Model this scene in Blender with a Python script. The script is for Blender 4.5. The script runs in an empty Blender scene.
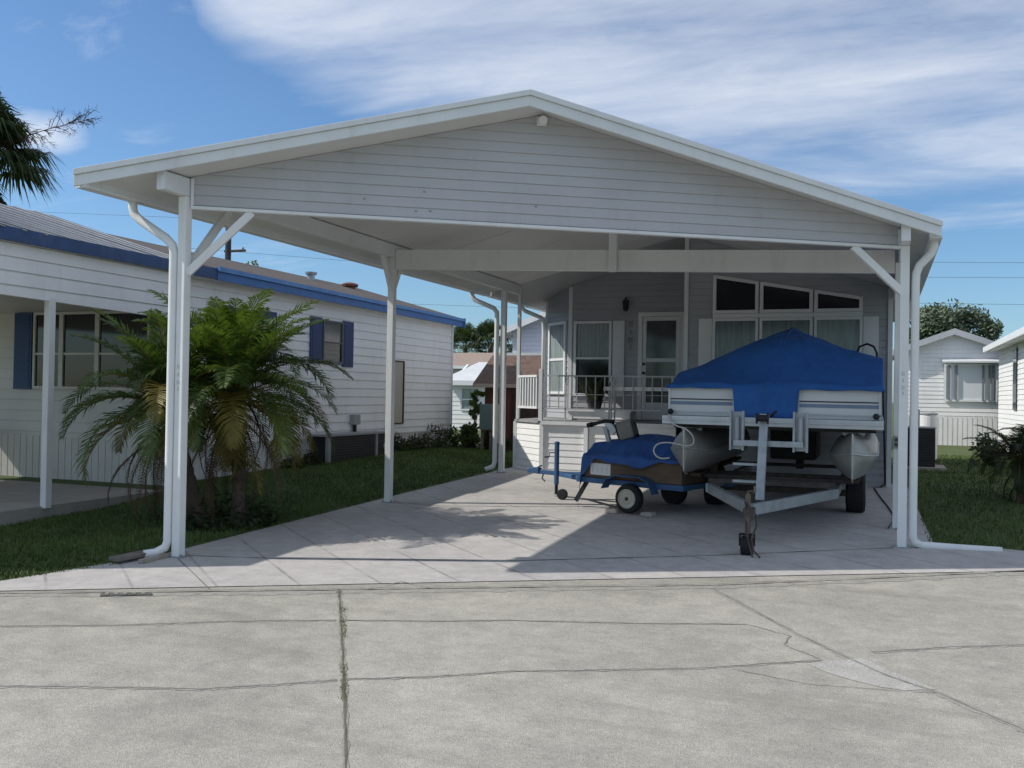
import bpy, math, random
from mathutils import Vector, Matrix, noise
R = math.radians
random.seed(7)
scene = bpy.context.scene
col = scene.collection

# ------------------------------------------------------------------ camera numbers
YAW, PITCH, ROLL, EYE, FPX = .3727, .0114, .0169, 1.6, 940.0
FWD = Vector((-math.sin(YAW)*math.cos(PITCH), math.cos(YAW)*math.cos(PITCH), math.sin(PITCH)))
_r0 = Vector((math.cos(YAW), math.sin(YAW), 0)); _u0 = _r0.cross(FWD)
RGT = math.cos(ROLL)*_r0 + math.sin(ROLL)*_u0
UPV = -math.sin(ROLL)*_r0 + math.cos(ROLL)*_u0
CAM = Vector((0, 0, EYE))
GS, GY = .0265, 7.17

def sight(x, y):
    return FWD + RGT*((x-512)/FPX) - UPV*((y-384)/FPX)
def ground_at(x, y):                      # where a sight line of the survey photo meets the sloping ground
    d = sight(x, y); n = Vector((0, -GS, 1)); p0 = Vector((0, GY, 0))
    return CAM + d*((p0-CAM).dot(n)/d.dot(n))
def at_depth(x, y, Y):                    # ... meets the vertical plane Y
    d = sight(x, y); return CAM + d*((Y-CAM.y)/d.y)

def smooth(a, b, x):
    t = max(0, min(1, (x-a)/(b-a))); return t*t*(3-2*t)
def street_y(X): return 5.53 + .536*(X+6.52)
def gh(X, Y):                             # height of the ground
    z = GS*(min(Y, 16.6)-GY)
    if Y < -14: z = GS*(-14-GY)
    b = .15*smooth(-6.7, -9.0, X)*smooth(9.3, 11.2, Y)*(1-.6*smooth(16, 24, Y))
    return z + b

# ------------------------------------------------------------------ materials
MATS = {}
def mat(name, c, rough=.6, var=.12, scale=3., bump=0., bscale=80., metal=0., c2=None, stretch=None, spec=.35, fine=0., dirt=0., dirtc=(.10,.09,.07)):
    if name in MATS: return MATS[name]
    m = bpy.data.materials.new(name); m.use_nodes = True
    nt = m.node_tree; N = nt.nodes; L = nt.links
    b = N['Principled BSDF']
    b.inputs['Roughness'].default_value = rough; b.inputs['Metallic'].default_value = metal
    b.inputs['Specular IOR Level'].default_value = spec
    tc = N.new('ShaderNodeTexCoord'); mp = N.new('ShaderNodeMapping')
    L.new(tc.outputs['Object'], mp.inputs['Vector'])
    if stretch: mp.inputs['Scale'].default_value = stretch
    nz = N.new('ShaderNodeTexNoise'); nz.inputs['Scale'].default_value = scale; nz.inputs['Detail'].default_value = 6
    nz.inputs['Roughness'].default_value = .65
    L.new(mp.outputs[0], nz.inputs['Vector'])
    rp = N.new('ShaderNodeValToRGB')
    rp.color_ramp.elements[0].position = .3; rp.color_ramp.elements[1].position = .72
    lo = tuple(v*(1-var) for v in c); hi = c2 if c2 else tuple(min(1, v*(1+var)) for v in c)
    rp.color_ramp.elements[0].color = (*lo, 1); rp.color_ramp.elements[1].color = (*hi, 1)
    L.new(nz.outputs['Fac'], rp.inputs['Fac'])
    out = rp.outputs['Color']
    if fine > 0:
        n2 = N.new('ShaderNodeTexNoise'); n2.inputs['Scale'].default_value = bscale; n2.inputs['Detail'].default_value = 2
        L.new(tc.outputs['Object'], n2.inputs['Vector'])
        mr = N.new('ShaderNodeMapRange'); mr.inputs['From Min'].default_value = .3; mr.inputs['From Max'].default_value = .7
        mr.inputs['To Min'].default_value = 1-fine; mr.inputs['To Max'].default_value = 1+fine
        L.new(n2.outputs['Fac'], mr.inputs['Value'])
        mx = N.new('ShaderNodeMix'); mx.data_type = 'RGBA'; mx.blend_type = 'MULTIPLY'; mx.inputs[0].default_value = 1
        L.new(out, mx.inputs[6]); L.new(mr.outputs[0], mx.inputs[7]); out = mx.outputs[2]
    if dirt > 0:
        n3 = N.new('ShaderNodeTexNoise'); n3.inputs['Scale'].default_value = 1.3; n3.inputs['Detail'].default_value = 8
        n3.inputs['Roughness'].default_value = .75
        m3 = N.new('ShaderNodeMapping'); m3.inputs['Scale'].default_value = (4, 4, .8)
        L.new(tc.outputs['Object'], m3.inputs['Vector']); L.new(m3.outputs[0], n3.inputs['Vector'])
        mr = N.new('ShaderNodeMapRange'); mr.inputs['From Min'].default_value = .52; mr.inputs['From Max'].default_value = .8
        mr.inputs['To Max'].default_value = dirt
        L.new(n3.outputs['Fac'], mr.inputs['Value'])
        mx = N.new('ShaderNodeMix'); mx.data_type = 'RGBA'
        L.new(mr.outputs[0], mx.inputs[0]); L.new(out, mx.inputs[6]); mx.inputs[7].default_value = (*dirtc, 1); out = mx.outputs[2]
    L.new(out, b.inputs['Base Color'])
    if bump > 0:
        nb = N.new('ShaderNodeTexNoise'); nb.inputs['Scale'].default_value = bscale; nb.inputs['Detail'].default_value = 3
        L.new(mp.outputs[0], nb.inputs['Vector'])
        bp = N.new('ShaderNodeBump'); bp.inputs['Strength'].default_value = bump; bp.inputs['Distance'].default_value = .02
        L.new(nb.outputs['Fac'], bp.inputs['Height']); L.new(bp.outputs[0], b.inputs['Normal'])
    MATS[name] = m; return m

WHITE = mat('white_metal_paint', (.72,.735,.74), .42, .06, 1.5, dirt=.22)
POST = mat('white_post_paint', (.76,.77,.76), .4, .05, 2, dirt=.15)
FASC = mat('white_fascia_paint', (.70,.725,.73), .45, .07, 2, dirt=.2)
CEIL = mat('white_ceiling_panel', (.64,.64,.63), .5, .06, .8)
GABLE = mat('pale_grey_vinyl', (.47,.475,.49), .5, .06, 1.2, dirt=.15)
HSID = mat('grey_vinyl_siding', (.385,.40,.425), .5, .07, 1.5, dirt=.12)
NSID = mat('white_vinyl_siding', (.80,.80,.79), .5, .06, 1.5, dirt=.15)
CREAM = mat('cream_vinyl_siding', (.53,.52,.485), .5, .08, 1.5, dirt=.1)
SKIRT = mat('white_skirting', (.62,.63,.63), .5, .08, 2, dirt=.4, dirtc=(.13,.13,.08))
TRIM = mat('white_trim', (.72,.73,.74), .45, .05, 3, dirt=.1)
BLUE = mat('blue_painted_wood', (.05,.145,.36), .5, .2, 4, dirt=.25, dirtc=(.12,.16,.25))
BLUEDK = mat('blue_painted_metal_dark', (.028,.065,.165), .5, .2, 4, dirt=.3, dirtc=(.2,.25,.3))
SHUT = mat('navy_shutter_paint', (.02,.05,.15), .5, .12, 4)
SHING = mat('brown_roof_shingle', (.105,.09,.08), .9, .4, 9, bump=.4, bscale=40, fine=.35)
SHING2 = mat('red_brown_shingle', (.135,.09,.072), .9, .3, 8, bump=.4, bscale=40, fine=.3)
METROOF = mat('white_metal_roof', (.62,.63,.64), .4, .1, 2, dirt=.35)
PAN = mat('weathered_roof_pan', (.10,.105,.11), .5, .2, 3, dirt=.4)
GLASSDK = mat('dark_window_glass', (.014,.017,.022), .06, .3, 2, spec=.45)
GLASSMID = mat('curtained_window_glass', (.12,.145,.15), .12, .45, 3, spec=.6, stretch=(9,9,.5))
BLIND = mat('vertical_blind', (.30,.31,.30), .35, .1, 6, spec=.5)
GLASSDOOR = mat('storm_door_glass', (.045,.05,.055), .08, .3, 3, spec=.6)
REDWOOD = mat('red_brown_wood', (.13,.055,.04), .8, .3, 6, stretch=(1,1,.2))
DKWOOD = mat('dark_brown_wood', (.06,.035,.028), .8, .3, 6)
WEATHER = mat('weathered_grey_board', (.17,.15,.13), .85, .3, 8, stretch=(.3,1,1), bump=.3)
PLY = mat('brown_plywood', (.135,.09,.06), .8, .25, 5, stretch=(1,1,3))
TRBLUE = mat('blue_trailer_paint', (.04,.10,.21), .5, .25, 6, dirt=.35)
TARP = mat('blue_tarp', (.022,.085,.27), .5, .2, 4, bump=.25, bscale=22)
COVER = mat('blue_canvas_cover', (.018,.10,.32), .75, .22, 2.2, bump=.5, bscale=14, fine=.06, dirt=.22, dirtc=(.06,.13,.30))
ALU = mat('brushed_aluminium', (.50,.51,.52), .38, .12, 4, metal=.55, dirt=.2)
PONT = mat('dull_aluminium_hull', (.36,.355,.335), .42, .15, 3, metal=.45, dirt=.4, dirtc=(.16,.15,.11))
GALV = mat('galvanised_steel', (.34,.37,.39), .45, .2, 8, metal=.5, dirt=.3)
FENCEW = mat('white_boat_panel', (.62,.63,.62), .4, .05, 3)
BAND = mat('blue_grey_stripe', (.18,.23,.32), .45, .1, 3)
BLACK = mat('black_rubber', (.018,.018,.019), .75, .3, 8)
BLKPL = mat('black_plastic', (.014,.014,.016), .4, .3, 6)
RIM = mat('cream_wheel_rim', (.44,.42,.34), .45, .1, 6, dirt=.3)
RUST = mat('rusty_steel', (.085,.07,.06), .7, .4, 12, metal=.3)
def leafy(m, amount=.35, gain=1.5):
    nt = m.node_tree; N = nt.nodes; L = nt.links; b = N['Principled BSDF']; o = N['Material Output']
    src = b.inputs['Base Color'].links[0].from_socket
    t = N.new('ShaderNodeBsdfTranslucent'); mx = N.new('ShaderNodeMixShader'); mx.inputs[0].default_value = amount
    gm = N.new('ShaderNodeMix'); gm.data_type = 'RGBA'; gm.blend_type = 'MULTIPLY'; gm.inputs[0].default_value = 1
    L.new(src, gm.inputs[6]); gm.inputs[7].default_value = (gain*1.05, gain, gain*.5, 1); L.new(gm.outputs[2], t.inputs['Color'])
    L.new(b.outputs[0], mx.inputs[1]); L.new(t.outputs[0], mx.inputs[2]); L.new(mx.outputs[0], o.inputs['Surface'])
ROPE = mat('pale_rope', (.50,.49,.45), .9, .15, 30)
GREYP = mat('grey_utility_box', (.32,.33,.33), .5, .1, 4)
ACM = mat('dark_condenser_grille', (.03,.031,.034), .6, .2, 6)
MOTOR = mat('grey_motor_cowl', (.22,.20,.17), .45, .15, 6)
TERRA = mat('terracotta_pot', (.25,.11,.07), .8, .15, 5)
BARK = mat('palm_bark', (.10,.075,.055), .95, .4, 14, bump=.8, bscale=30)
FROND = mat('green_palm_frond', (.035,.075,.016), .42, .4, 1.6, c2=(.10,.165,.03), spec=.45)
FROND2 = mat('olive_palm_frond', (.15,.14,.03), .5, .4, 2, c2=(.30,.24,.06))
DEAD = mat('dead_palm_frond', (.095,.062,.04), .9, .4, 5)
PLEAF = mat('cabbage_palm_leaf', (.03,.055,.02), .5, .4, 2, c2=(.055,.09,.03))
LEAF1 = mat('tree_leaf', (.04,.075,.02), .6, .5, .8, c2=(.09,.13,.035))
LEAF2 = mat('light_tree_leaf', (.08,.13,.03), .6, .4, .8, c2=(.13,.19,.05))
LEAF3 = mat('dark_tree_leaf', (.028,.05,.022), .6, .4, .8, c2=(.06,.085,.035))
for _m in (FROND, FROND2, LEAF1, LEAF2, LEAF3, PLEAF): leafy(_m)
WOODB = mat('tree_bark', (.09,.07,.055), .95, .3, 8)
GRASSM = mat('lawn_grass_blades', (.06,.115,.02), .6, .4, .9, c2=(.12,.18,.04))
CRACK = mat('dark_crack_filler', (.225,.215,.19), .95, .4, 9)
JOINT = mat('pavement_joint', (.12,.115,.095), .95, .4, 9)
WIRE = mat('dark_cable', (.03,.03,.032), .7, .2, 4)
DIGIT = mat('dark_number_paint', (.06,.06,.065), .6, .1, 8)

def mat_nodes(name, build):
    m = bpy.data.materials.new(name); m.use_nodes = True
    build(m.node_tree, m.node_tree.nodes, m.node_tree.links, m.node_tree.nodes['Principled BSDF'])
    return m
def mixc(N, L, fac, a, b, blend='MIX'):
    mx = N.new('ShaderNodeMix'); mx.data_type = 'RGBA'; mx.blend_type = blend
    for i, v in ((0, fac), (6, a), (7, b)):
        if isinstance(v, (int, float)): mx.inputs[i].default_value = v
        elif isinstance(v, tuple): mx.inputs[i].default_value = (*v, 1)
        else: L.new(v, mx.inputs[i])
    return mx.outputs[2]
def nse(N, L, vec, scale, detail=4, rough=.6):
    n = N.new('ShaderNodeTexNoise'); n.inputs['Scale'].default_value = scale
    n.inputs['Detail'].default_value = detail; n.inputs['Roughness'].default_value = rough
    L.new(vec, n.inputs['Vector']); return n.outputs['Fac']
def rng(N, L, v, a, b, c=0., d=1.):
    m = N.new('ShaderNodeMapRange'); L.new(v, m.inputs['Value'])
    for k, x in zip(('From Min', 'From Max', 'To Min', 'To Max'), (a, b, c, d)): m.inputs[k].default_value = x
    return m.outputs[0]
def mth(N, L, op, a, b=None):
    m = N.new('ShaderNodeMath'); m.operation = op
    for i, v in ((0, a), (1, b)):
        if v is None: continue
        if isinstance(v, (int, float)): m.inputs[i].default_value = v
        else: L.new(v, m.inputs[i])
    return m.outputs[0]

def road_nodes(nt, N, L, b):
    tc = N.new('ShaderNodeTexCoord').outputs['Object']
    vo = N.new('ShaderNodeTexVoronoi'); vo.inputs['Scale'].default_value = 120; L.new(tc, vo.inputs['Vector'])
    sp = N.new('ShaderNodeSeparateColor'); L.new(vo.outputs['Color'], sp.inputs[0])
    c = mixc(N, L, rng(N, L, sp.outputs[0], 0, 1), (.33,.317,.285), (.46,.441,.397))
    big = nse(N, L, tc, .55, 6, .65)
    c = mixc(N, L, 1., c, mixc(N, L, rng(N, L, big, .3, .7), (.74,.74,.73), (1.08,1.07,1.05)), 'MULTIPLY')
    med = nse(N, L, tc, 5, 5, .7)
    c = mixc(N, L, 1., c, mixc(N, L, rng(N, L, med, .3, .7), (.84,.84,.84), (1.12,1.12,1.1)), 'MULTIPLY')
    mp = N.new('ShaderNodeMapping'); mp.inputs['Rotation'].default_value = (0, 0, -R(28)); mp.inputs['Scale'].default_value = (.25, 2.2, 1)
    L.new(tc, mp.inputs['Vector'])
    st = nse(N, L, mp.outputs[0], 1.2, 6, .7)
    c = mixc(N, L, rng(N, L, st, .52, .75, 0, .6), c, (.215,.205,.175))
    L.new(c, b.inputs['Base Color']); b.inputs['Roughness'].default_value = .9
    b.inputs['Specular IOR Level'].default_value = .2
    bp = N.new('ShaderNodeBump'); bp.inputs['Strength'].default_value = .4; bp.inputs['Distance'].default_value = .008
    L.new(vo.outputs['Distance'], bp.inputs['Height']); L.new(bp.outputs[0], b.inputs['Normal'])
ROAD = mat_nodes('exposed_aggregate_road', road_nodes)

def drive_nodes(nt, N, L, b):
    tc = N.new('ShaderNodeTexCoord').outputs['Object']
    sp = N.new('ShaderNodeSeparateXYZ'); L.new(tc, sp.inputs[0])
    def lines(ax, ay, step, off, w):
        v = mth(N, L, 'ADD', mth(N, L, 'MULTIPLY', sp.outputs[0], ax/step), mth(N, L, 'MULTIPLY', sp.outputs[1], ay/step))
        v = mth(N, L, 'FRACT', mth(N, L, 'ADD', v, off))
        d = mth(N, L, 'ABSOLUTE', mth(N, L, 'SUBTRACT', v, .5))
        return rng(N, L, d, 0, w/step, 1, 0)
    l1 = lines(.655, .755, .62, .12, .02)
    l2 = lines(-.755, .655, .62, .3, .012)
    big = nse(N, L, tc, .7, 6, .65); med = nse(N, L, tc, 6, 6, .7); fin = nse(N, L, tc, 90, 2, .5)
    c = mixc(N, L, rng(N, L, med, .3, .7), (.40,.385,.368), (.525,.505,.485))
    c = mixc(N, L, 1., c, mixc(N, L, rng(N, L, big, .3, .7), (.82,.82,.83), (1.08,1.07,1.06)), 'MULTIPLY')
    c = mixc(N, L, 1., c, mixc(N, L, rng(N, L, fin, .3, .7), (.9,.9,.9), (1.1,1.1,1.1)), 'MULTIPLY')
    wear = rng(N, L, nse(N, L, tc, 2.2, 5, .7), .35, .62)
    c = mixc(N, L, mth(N, L, 'MULTIPLY', mth(N, L, 'MULTIPLY', l1, .8), wear), c, (.15,.14,.13))
    c = mixc(N, L, mth(N, L, 'MULTIPLY', mth(N, L, 'MULTIPLY', l2, .30), wear), c, (.15,.14,.13))
    oil = nse(N, L, tc, 1.6, 4, .6)
    c = mixc(N, L, rng(N, L, oil, .62, .75, 0, .35), c, (.2,.19,.18))
    L.new(c, b.inputs['Base Color']); b.inputs['Roughness'].default_value = .85
    b.inputs['Specular IOR Level'].default_value = .25
    bp = N.new('ShaderNodeBump'); bp.inputs['Strength'].default_value = .25; bp.inputs['Distance'].default_value = .01
    L.new(med, bp.inputs['Height']); L.new(bp.outputs[0], b.inputs['Normal'])
DRIVE = mat_nodes('stamped_concrete', drive_nodes)

def lawn_nodes(nt, N, L, b):
    tc = N.new('ShaderNodeTexCoord').outputs['Object']
    a = nse(N, L, tc, .8, 6, .7); f = nse(N, L, tc, 45, 3, .7)
    c = mixc(N, L, rng(N, L, a, .3, .7), (.045,.075,.018), (.085,.13,.032))
    c = mixc(N, L, rng(N, L, f, .3, .7), c, (.10,.125,.04))
    L.new(c, b.inputs['Base Color']); b.inputs['Roughness'].default_value = .95
    bp = N.new('ShaderNodeBump'); bp.inputs['Strength'].default_value = .8; bp.inputs['Distance'].default_value = .04
    L.new(f, bp.inputs['Height']); L.new(bp.outputs[0], b.inputs['Normal'])
LAWN = mat_nodes('lawn_turf', lawn_nodes)
SLAB = mat('porch_concrete', (.34,.32,.29), .85, .12, 3, fine=.1)

# ------------------------------------------------------------------ mesh helpers
class MB:
    def __init__(s): s.v = []; s.f = []
    def add(s, vs, fs):
        o = len(s.v); s.v += [Vector(v) for v in vs]; s.f += [tuple(i+o for i in f) for f in fs]; return s
    def hexa(s, p):      # 8 points: 4 bottom ccw, 4 top
        return s.add(p, [(3,2,1,0),(4,5,6,7),(0,1,5,4),(1,2,6,5),(2,3,7,6),(3,0,4,7)])
    def box(s, a, b):
        (x0,y0,z0),(x1,y1,z1) = a, b
        return s.hexa([(x0,y0,z0),(x1,y0,z0),(x1,y1,z0),(x0,y1,z0),(x0,y0,z1),(x1,y0,z1),(x1,y1,z1),(x0,y1,z1)])
    def obox(s, o, U, V, W, u, v, w):   # oriented box from ranges along three axes
        o, U, V, W = map(Vector, (o, U, V, W))
        P = lambda a, b, c: o+U*a+V*b+W*c
        return s.hexa([P(u[0],v[0],w[0]),P(u[1],v[0],w[0]),P(u[1],v[1],w[0]),P(u[0],v[1],w[0]),
                       P(u[0],v[0],w[1]),P(u[1],v[0],w[1]),P(u[1],v[1],w[1]),P(u[0],v[1],w[1])])
    def bar(s, p, q, w, h, up=(0,0,1)):
        p, q = Vector(p), Vector(q); d = (q-p).normalized(); up = Vector(up)
        if abs(d.dot(up)) > .95: up = Vector((0,1,0))
        a = d.cross(up).normalized()*(w/2); b = a.cross(d).normalized()*(h/2)
        return s.hexa([p-a-b,p+a-b,p+a+b,p-a+b,q-a-b,q+a-b,q+a+b,q-a+b])
    def tube(s, pts, r, n=8, close=False, cap=True):
        pts = [Vector(p) for p in pts]; N = len(pts); rings = []; o = len(s.v)
        rr = r if isinstance(r, (list, tuple)) else [r]*N
        prev = None
        for i, p in enumerate(pts):
            if close: d = pts[(i+1) % N]-pts[i-1]
            else: d = pts[min(i+1, N-1)]-pts[max(i-1, 0)]
            d.normalize()
            if prev is None:
                a = d.orthogonal().normalized()
            else:
                a = (prev-d*prev.dot(d))
                a = a.normalized() if a.length > 1e-5 else d.orthogonal().normalized()
            prev = a; b = d.cross(a)
            s.v += [p+(a*math.cos(2*math.pi*k/n)+b*math.sin(2*math.pi*k/n))*rr[i] for k in range(n)]
        for i in range(N if close else N-1):
            j = (i+1) % N
            for k in range(n):
                k2 = (k+1) % n
                s.f.append((o+i*n+k, o+i*n+k2, o+j*n+k2, o+j*n+k))
        if cap and not close:
            s.f.append(tuple(o+k for k in reversed(range(n)))); s.f.append(tuple(o+(N-1)*n+k for k in range(n)))
        return s
    def lathe(s, c, axis, prof, n=20):   # prof: (distance along axis, radius)
        c, ax = Vector(c), Vector(axis).normalized(); a = ax.orthogonal().normalized(); b = ax.cross(a); o = len(s.v)
        for (t, r) in prof:
            s.v += [c+ax*t+(a*math.cos(2*math.pi*k/n)+b*math.sin(2*math.pi*k/n))*r for k in range(n)]
        for i in range(len(prof)-1):
            for k in range(n):
                k2 = (k+1) % n; s.f.append((o+i*n+k, o+i*n+k2, o+(i+1)*n+k2, o+(i+1)*n+k))
        s.f.append(tuple(o+k for k in reversed(range(n)))); s.f.append(tuple(o+(len(prof)-1)*n+k for k in range(n)))
        return s
    def prism(s, poly, ext):             # planar polygon extruded by a vector
        poly = [Vector(p) for p in poly]; ext = Vector(ext); n = len(poly)
        s.add(poly+[p+ext for p in poly], [tuple(reversed(range(n))), tuple(range(n, 2*n))]+[(i,(i+1)%n,n+(i+1)%n,n+i) for i in range(n)])
        return s
    def siding(s, poly, O, U, Nn, pitch=.115, depth=.014, z0=None):
        O, U, Nn = Vector(O), Vector(U).normalized(), Vector(Nn).normalized(); Z = Vector((0,0,1))
        zs = [p[1] for p in poly]; z = (min(zs) if z0 is None else z0)
        def clip(pl, zc, keep_above):
            out = []
            for i in range(len(pl)):
                a, b = pl[i], pl[(i+1) % len(pl)]
                ia = (a[1] >= zc-1e-7) if keep_above else (a[1] <= zc+1e-7); ib = (b[1] >= zc-1e-7) if keep_above else (b[1] <= zc+1e-7)
                if ia: out.append(a)
                if ia != ib:
                    t = (zc-a[1])/(b[1]-a[1]); out.append((a[0]+(b[0]-a[0])*t, zc))
            return out
        while z < max(zs)-1e-4:
            pl = clip(clip(poly, z, True), z+pitch, False)
            if len(pl) >= 3:
                off = lambda q: .003+depth*(1-.8*(q-z)/pitch)
                gp = z+pitch*.09                     # the shadow gap under each lap
                lo = clip(pl, gp, False); pl = clip(pl, gp, True)
                if len(lo) >= 3:
                    o = len(s.v); s.v += [O+U*u+Z*zz+Nn*.002 for u, zz in lo]; s.f.append(tuple(range(o, o+len(lo))))
                if len(pl) < 3: z += pitch; continue
                o = len(s.v)
                s.v += [O+U*u+Z*zz+Nn*off(zz) for u, zz in pl]; s.f.append(tuple(range(o, o+len(pl))))
                us = [u for u, zz in pl if abs(zz-gp) < 1e-5]
                if len(us) >= 2:
                    u0, u1 = min(us), max(us)
                    s.add([O+U*u0+Z*gp, O+U*u1+Z*gp, O+U*u1+Z*gp+Nn*off(gp), O+U*u0+Z*gp+Nn*off(gp)], [(0,1,2,3)])
            z += pitch
        return s
    def ribbed(s, u0, u1, zb0, zb1, zt0, zt1, O, U, Nn, pitch=.1, gap=.012, depth=.012):   # upright boards
        O, U, Nn = Vector(O), Vector(U).normalized(), Vector(Nn).normalized(); Z = Vector((0,0,1)); u = u0
        lz = lambda a, b, q: a+(b-a)*(q-u0)/(u1-u0)
        while u < u1-1e-4:
            e = min(u+pitch-gap, u1); e2 = min(u+pitch, u1)
            prof = [(u,0),(u+.003,depth),(e,depth),(e,0),(e2,0)]
            for (a, da), (b, db) in zip(prof[:-1], prof[1:]):
                if b-a < -1e-9: continue
                s.add([O+U*a+Z*lz(zb0,zb1,a)+Nn*(da+.002), O+U*b+Z*lz(zb0,zb1,b)+Nn*(db+.002), O+U*b+Z*lz(zt0,zt1,b)+Nn*(db+.002), O+U*a+Z*lz(zt0,zt1,a)+Nn*(da+.002)], [(0,1,2,3)])
            u += pitch
        return s
    def build(s, name, material, parent=None, bevel=0, shade=False, **props):
        og = ORG.get(parent.name, Vector((0,0,0))) if parent else Vector((0,0,0))
        if parent is None and 'org' in props: og = Vector(props.pop('org'))
        me = bpy.data.meshes.new(name); me.from_pydata([v-og for v in s.v], [], s.f); me.update()
        me.materials.append(material)
        o = bpy.data.objects.new(name, me); col.objects.link(o)
        if parent: o.parent = parent
        else: o.location = og
        ORG[o.name] = og
        if shade:
            for p in me.polygons: p.use_smooth = True
        if bevel:
            bm = o.modifiers.new('bevel', 'BEVEL'); bm.width = bevel; bm.segments = 2; bm.limit_method = 'ANGLE'; bm.angle_limit = R(40)
        for k, v in props.items(): o[k] = v
        return o
ORG = {}
def thing(name, label, cat, loc, group=None):
    o = bpy.data.objects.new(name, None); o.empty_display_size = .2; col.objects.link(o)
    o.location = loc; ORG[o.name] = Vector(loc); o['label'] = label; o['category'] = cat
    if group: o['group'] = group
    return o
def tag(o, label, cat, group=None):
    o['label'] = label; o['category'] = cat
    if group: o['group'] = group
    return o
def dup(root, loc, label, rz=0.0, group=None):
    r = root.copy(); col.objects.link(r); r.location = loc; r.rotation_euler = (0,0,rz); r['label'] = label
    if group: r['group'] = group
    for ch in list(root.children):
        c = ch.copy(); col.objects.link(c); c.parent = r
        for g in list(ch.children):
            d = g.copy(); col.objects.link(d); d.parent = c
    return r
Zv = Vector((0,0,1)); Xv = Vector((1,0,0)); Yv = Vector((0,1,0))

# ------------------------------------------------------------------ setting: ground, road, driveway
def axis_vals(lo, hi, fine_lo, fine_hi, f, c):
    v = []; x = lo
    while x < hi-1e-6:
        v.append(x); x += f if fine_lo-1e-6 <= x < fine_hi else c
        if v[-1] < fine_lo < x: x = fine_lo
    v.append(hi); return v
xs = axis_vals(-400, 400, -16, 6, .4, 24); ys = axis_vals(-300, 900, -14, 26.4, .4, 30)
g = MB()
for y in ys:
    for x in xs: g.v.append(Vector((x, y, gh(x, y))))
W = len(xs)
for j in range(len(ys)-1):
    for i in range(W-1): g.f.append((j*W+i, j*W+i+1, (j+1)*W+i+1, (j+1)*W+i))
# lawn sits a little below the paving
o = g.build('lawn', LAWN, kind='structure')
rd = MB()
for X0, X1 in ((-60,-20),(-20,-6.52),(-6.52,1.24),(1.24,12),(12,28)):
    a, b = street_y(X0), street_y(X1); z = lambda Y: GS*(max(Y,-14)-GY)+.004
    yl = -13.0
    rd.add([(X0,min(yl,a-9),z(min(yl,a-9))),(X1,min(yl,b-9),z(min(yl,b-9))),(X1,b,z(b)),(X0,a,z(a))], [(0,1,2,3)])
rd.build('road', ROAD, kind='structure')
dz = lambda x, y: GS*(y-GY)+.010
dr = MB()
pts = [(-9.2,street_y(-9.2)),(1.9,street_y(1.9)),(1.25,10.85),(.55,11.0),(.42,16.5),(-6.35,16.5),(-6.42,12.2),(-6.36,7.45),(-6.62,6.75),(-7.0,6.05)]
pts = [(-7.0,street_y(-7.0)),(2.2,street_y(2.2)),(1.6,10.75),(.55,10.95),(.42,16.5),(-6.35,16.5),(-6.42,12.2),(-6.40,7.3),(-6.55,6.72),(-6.75,6.0)]
dr.add([(x,y,dz(x,y)) for x, y in pts], [tuple(range(len(pts)))])
dr.build('driveway', DRIVE, kind='structure')
# slab edge of the driveway, a low step onto the turf
# joints and cracks
def strip(name, px, w, m, lift=.014, jit=.02, sub=6, kind=True):
    jit *= .6
    P = [ground_at(*p) for p in px]; Q = []
    for a, b in zip(P[:-1], P[1:]):
        for k in range(sub): Q.append(a.lerp(b, k/sub))
    Q.append(P[-1]); s = MB(); rr = random.Random(len(px)*7+int(px[0][0]))
    L_, R_ = [], []
    for i, p in enumerate(Q):
        d = (Q[min(i+1,len(Q)-1)]-Q[max(i-1,0)]).normalized(); n = Vector((-d.y, d.x, 0)).normalized()
        j = n*rr.uniform(-jit, jit) if 0 < i < len(Q)-1 else Vector((0,0,0))
        ww = w*rr.uniform(.35, 1.0)/2
        for lst, sg in ((L_,1),(R_,-1)):
            q = p+j+n*ww*sg; q.z = GS*(q.y-GY)+lift; lst.append(q)
    n_ = len(Q); s.v = L_+R_
    s.f = [(i, i+n_, i+1+n_, i+1) for i in range(n_-1)]
    return s.build(name, m, kind='structure')
RL = .008
strip('road_joint', [(339,590),(342,640),(345,700),(346,790)], .016, JOINT, RL, .004, 10)
strip('road_joint', [(712,589),(800,636),(880,674),(938,694),(1040,738)], .026, CRACK, RL, .008, 10)
strip('road_crack', [(-10,627),(120,626),(230,622),(336,621)], .016, CRACK, RL, .014, 14)
strip('road_crack', [(346,621),(430,622),(512,621),(630,624),(747,625),(790,637),(784,646),(820,660)], .011, CRACK, RL, .014, 10)
strip('road_crack', [(-10,687),(100,688),(200,690),(270,686),(337,681)], .016, CRACK, RL, .012, 14)
strip('road_crack', [(347,680),(430,678),(512,672),(600,671),(700,669),(822,661)], .012, CRACK, RL, .012, 12)
strip('road_crack', [(732,670),(807,685),(870,690),(937,694)], .008, CRACK, RL, .012, 10)
strip('road_crack', [(872,653),(950,648),(1040,645)], .014, CRACK, RL, .012, 10)
strip('road_crack', [(-10,594.0),(120,593.2),(340,590.5),(512,588),(712,586),(905,577.5),(1040,571)], .035, CRACK, .0165, .01, 12)
pt = MB(); q = [ground_at(*p) for p in ((808,665),(835,661.5),(862,659.5),(890,671),(936,690),(905,691.5),(880,688),(850,680.5),(826,673))]
pt.add([(p.x,p.y,GS*(p.y-GY)+.0065) for p in q], [tuple(reversed(range(9)))])
PATCH = mat('smooth_concrete_patch', (.39,.38,.35), .85, .16, 5, fine=.22)
pt.build('road_patch', PATCH, kind='structure')
STAIN = mat('stained_concrete_margin', (.30,.29,.26), .9, .2, 12, fine=.15, bscale=60)
STAIN2 = mat('mossy_concrete_margin', (.265,.255,.21), .9, .3, 12, fine=.2, bscale=60)
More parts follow.
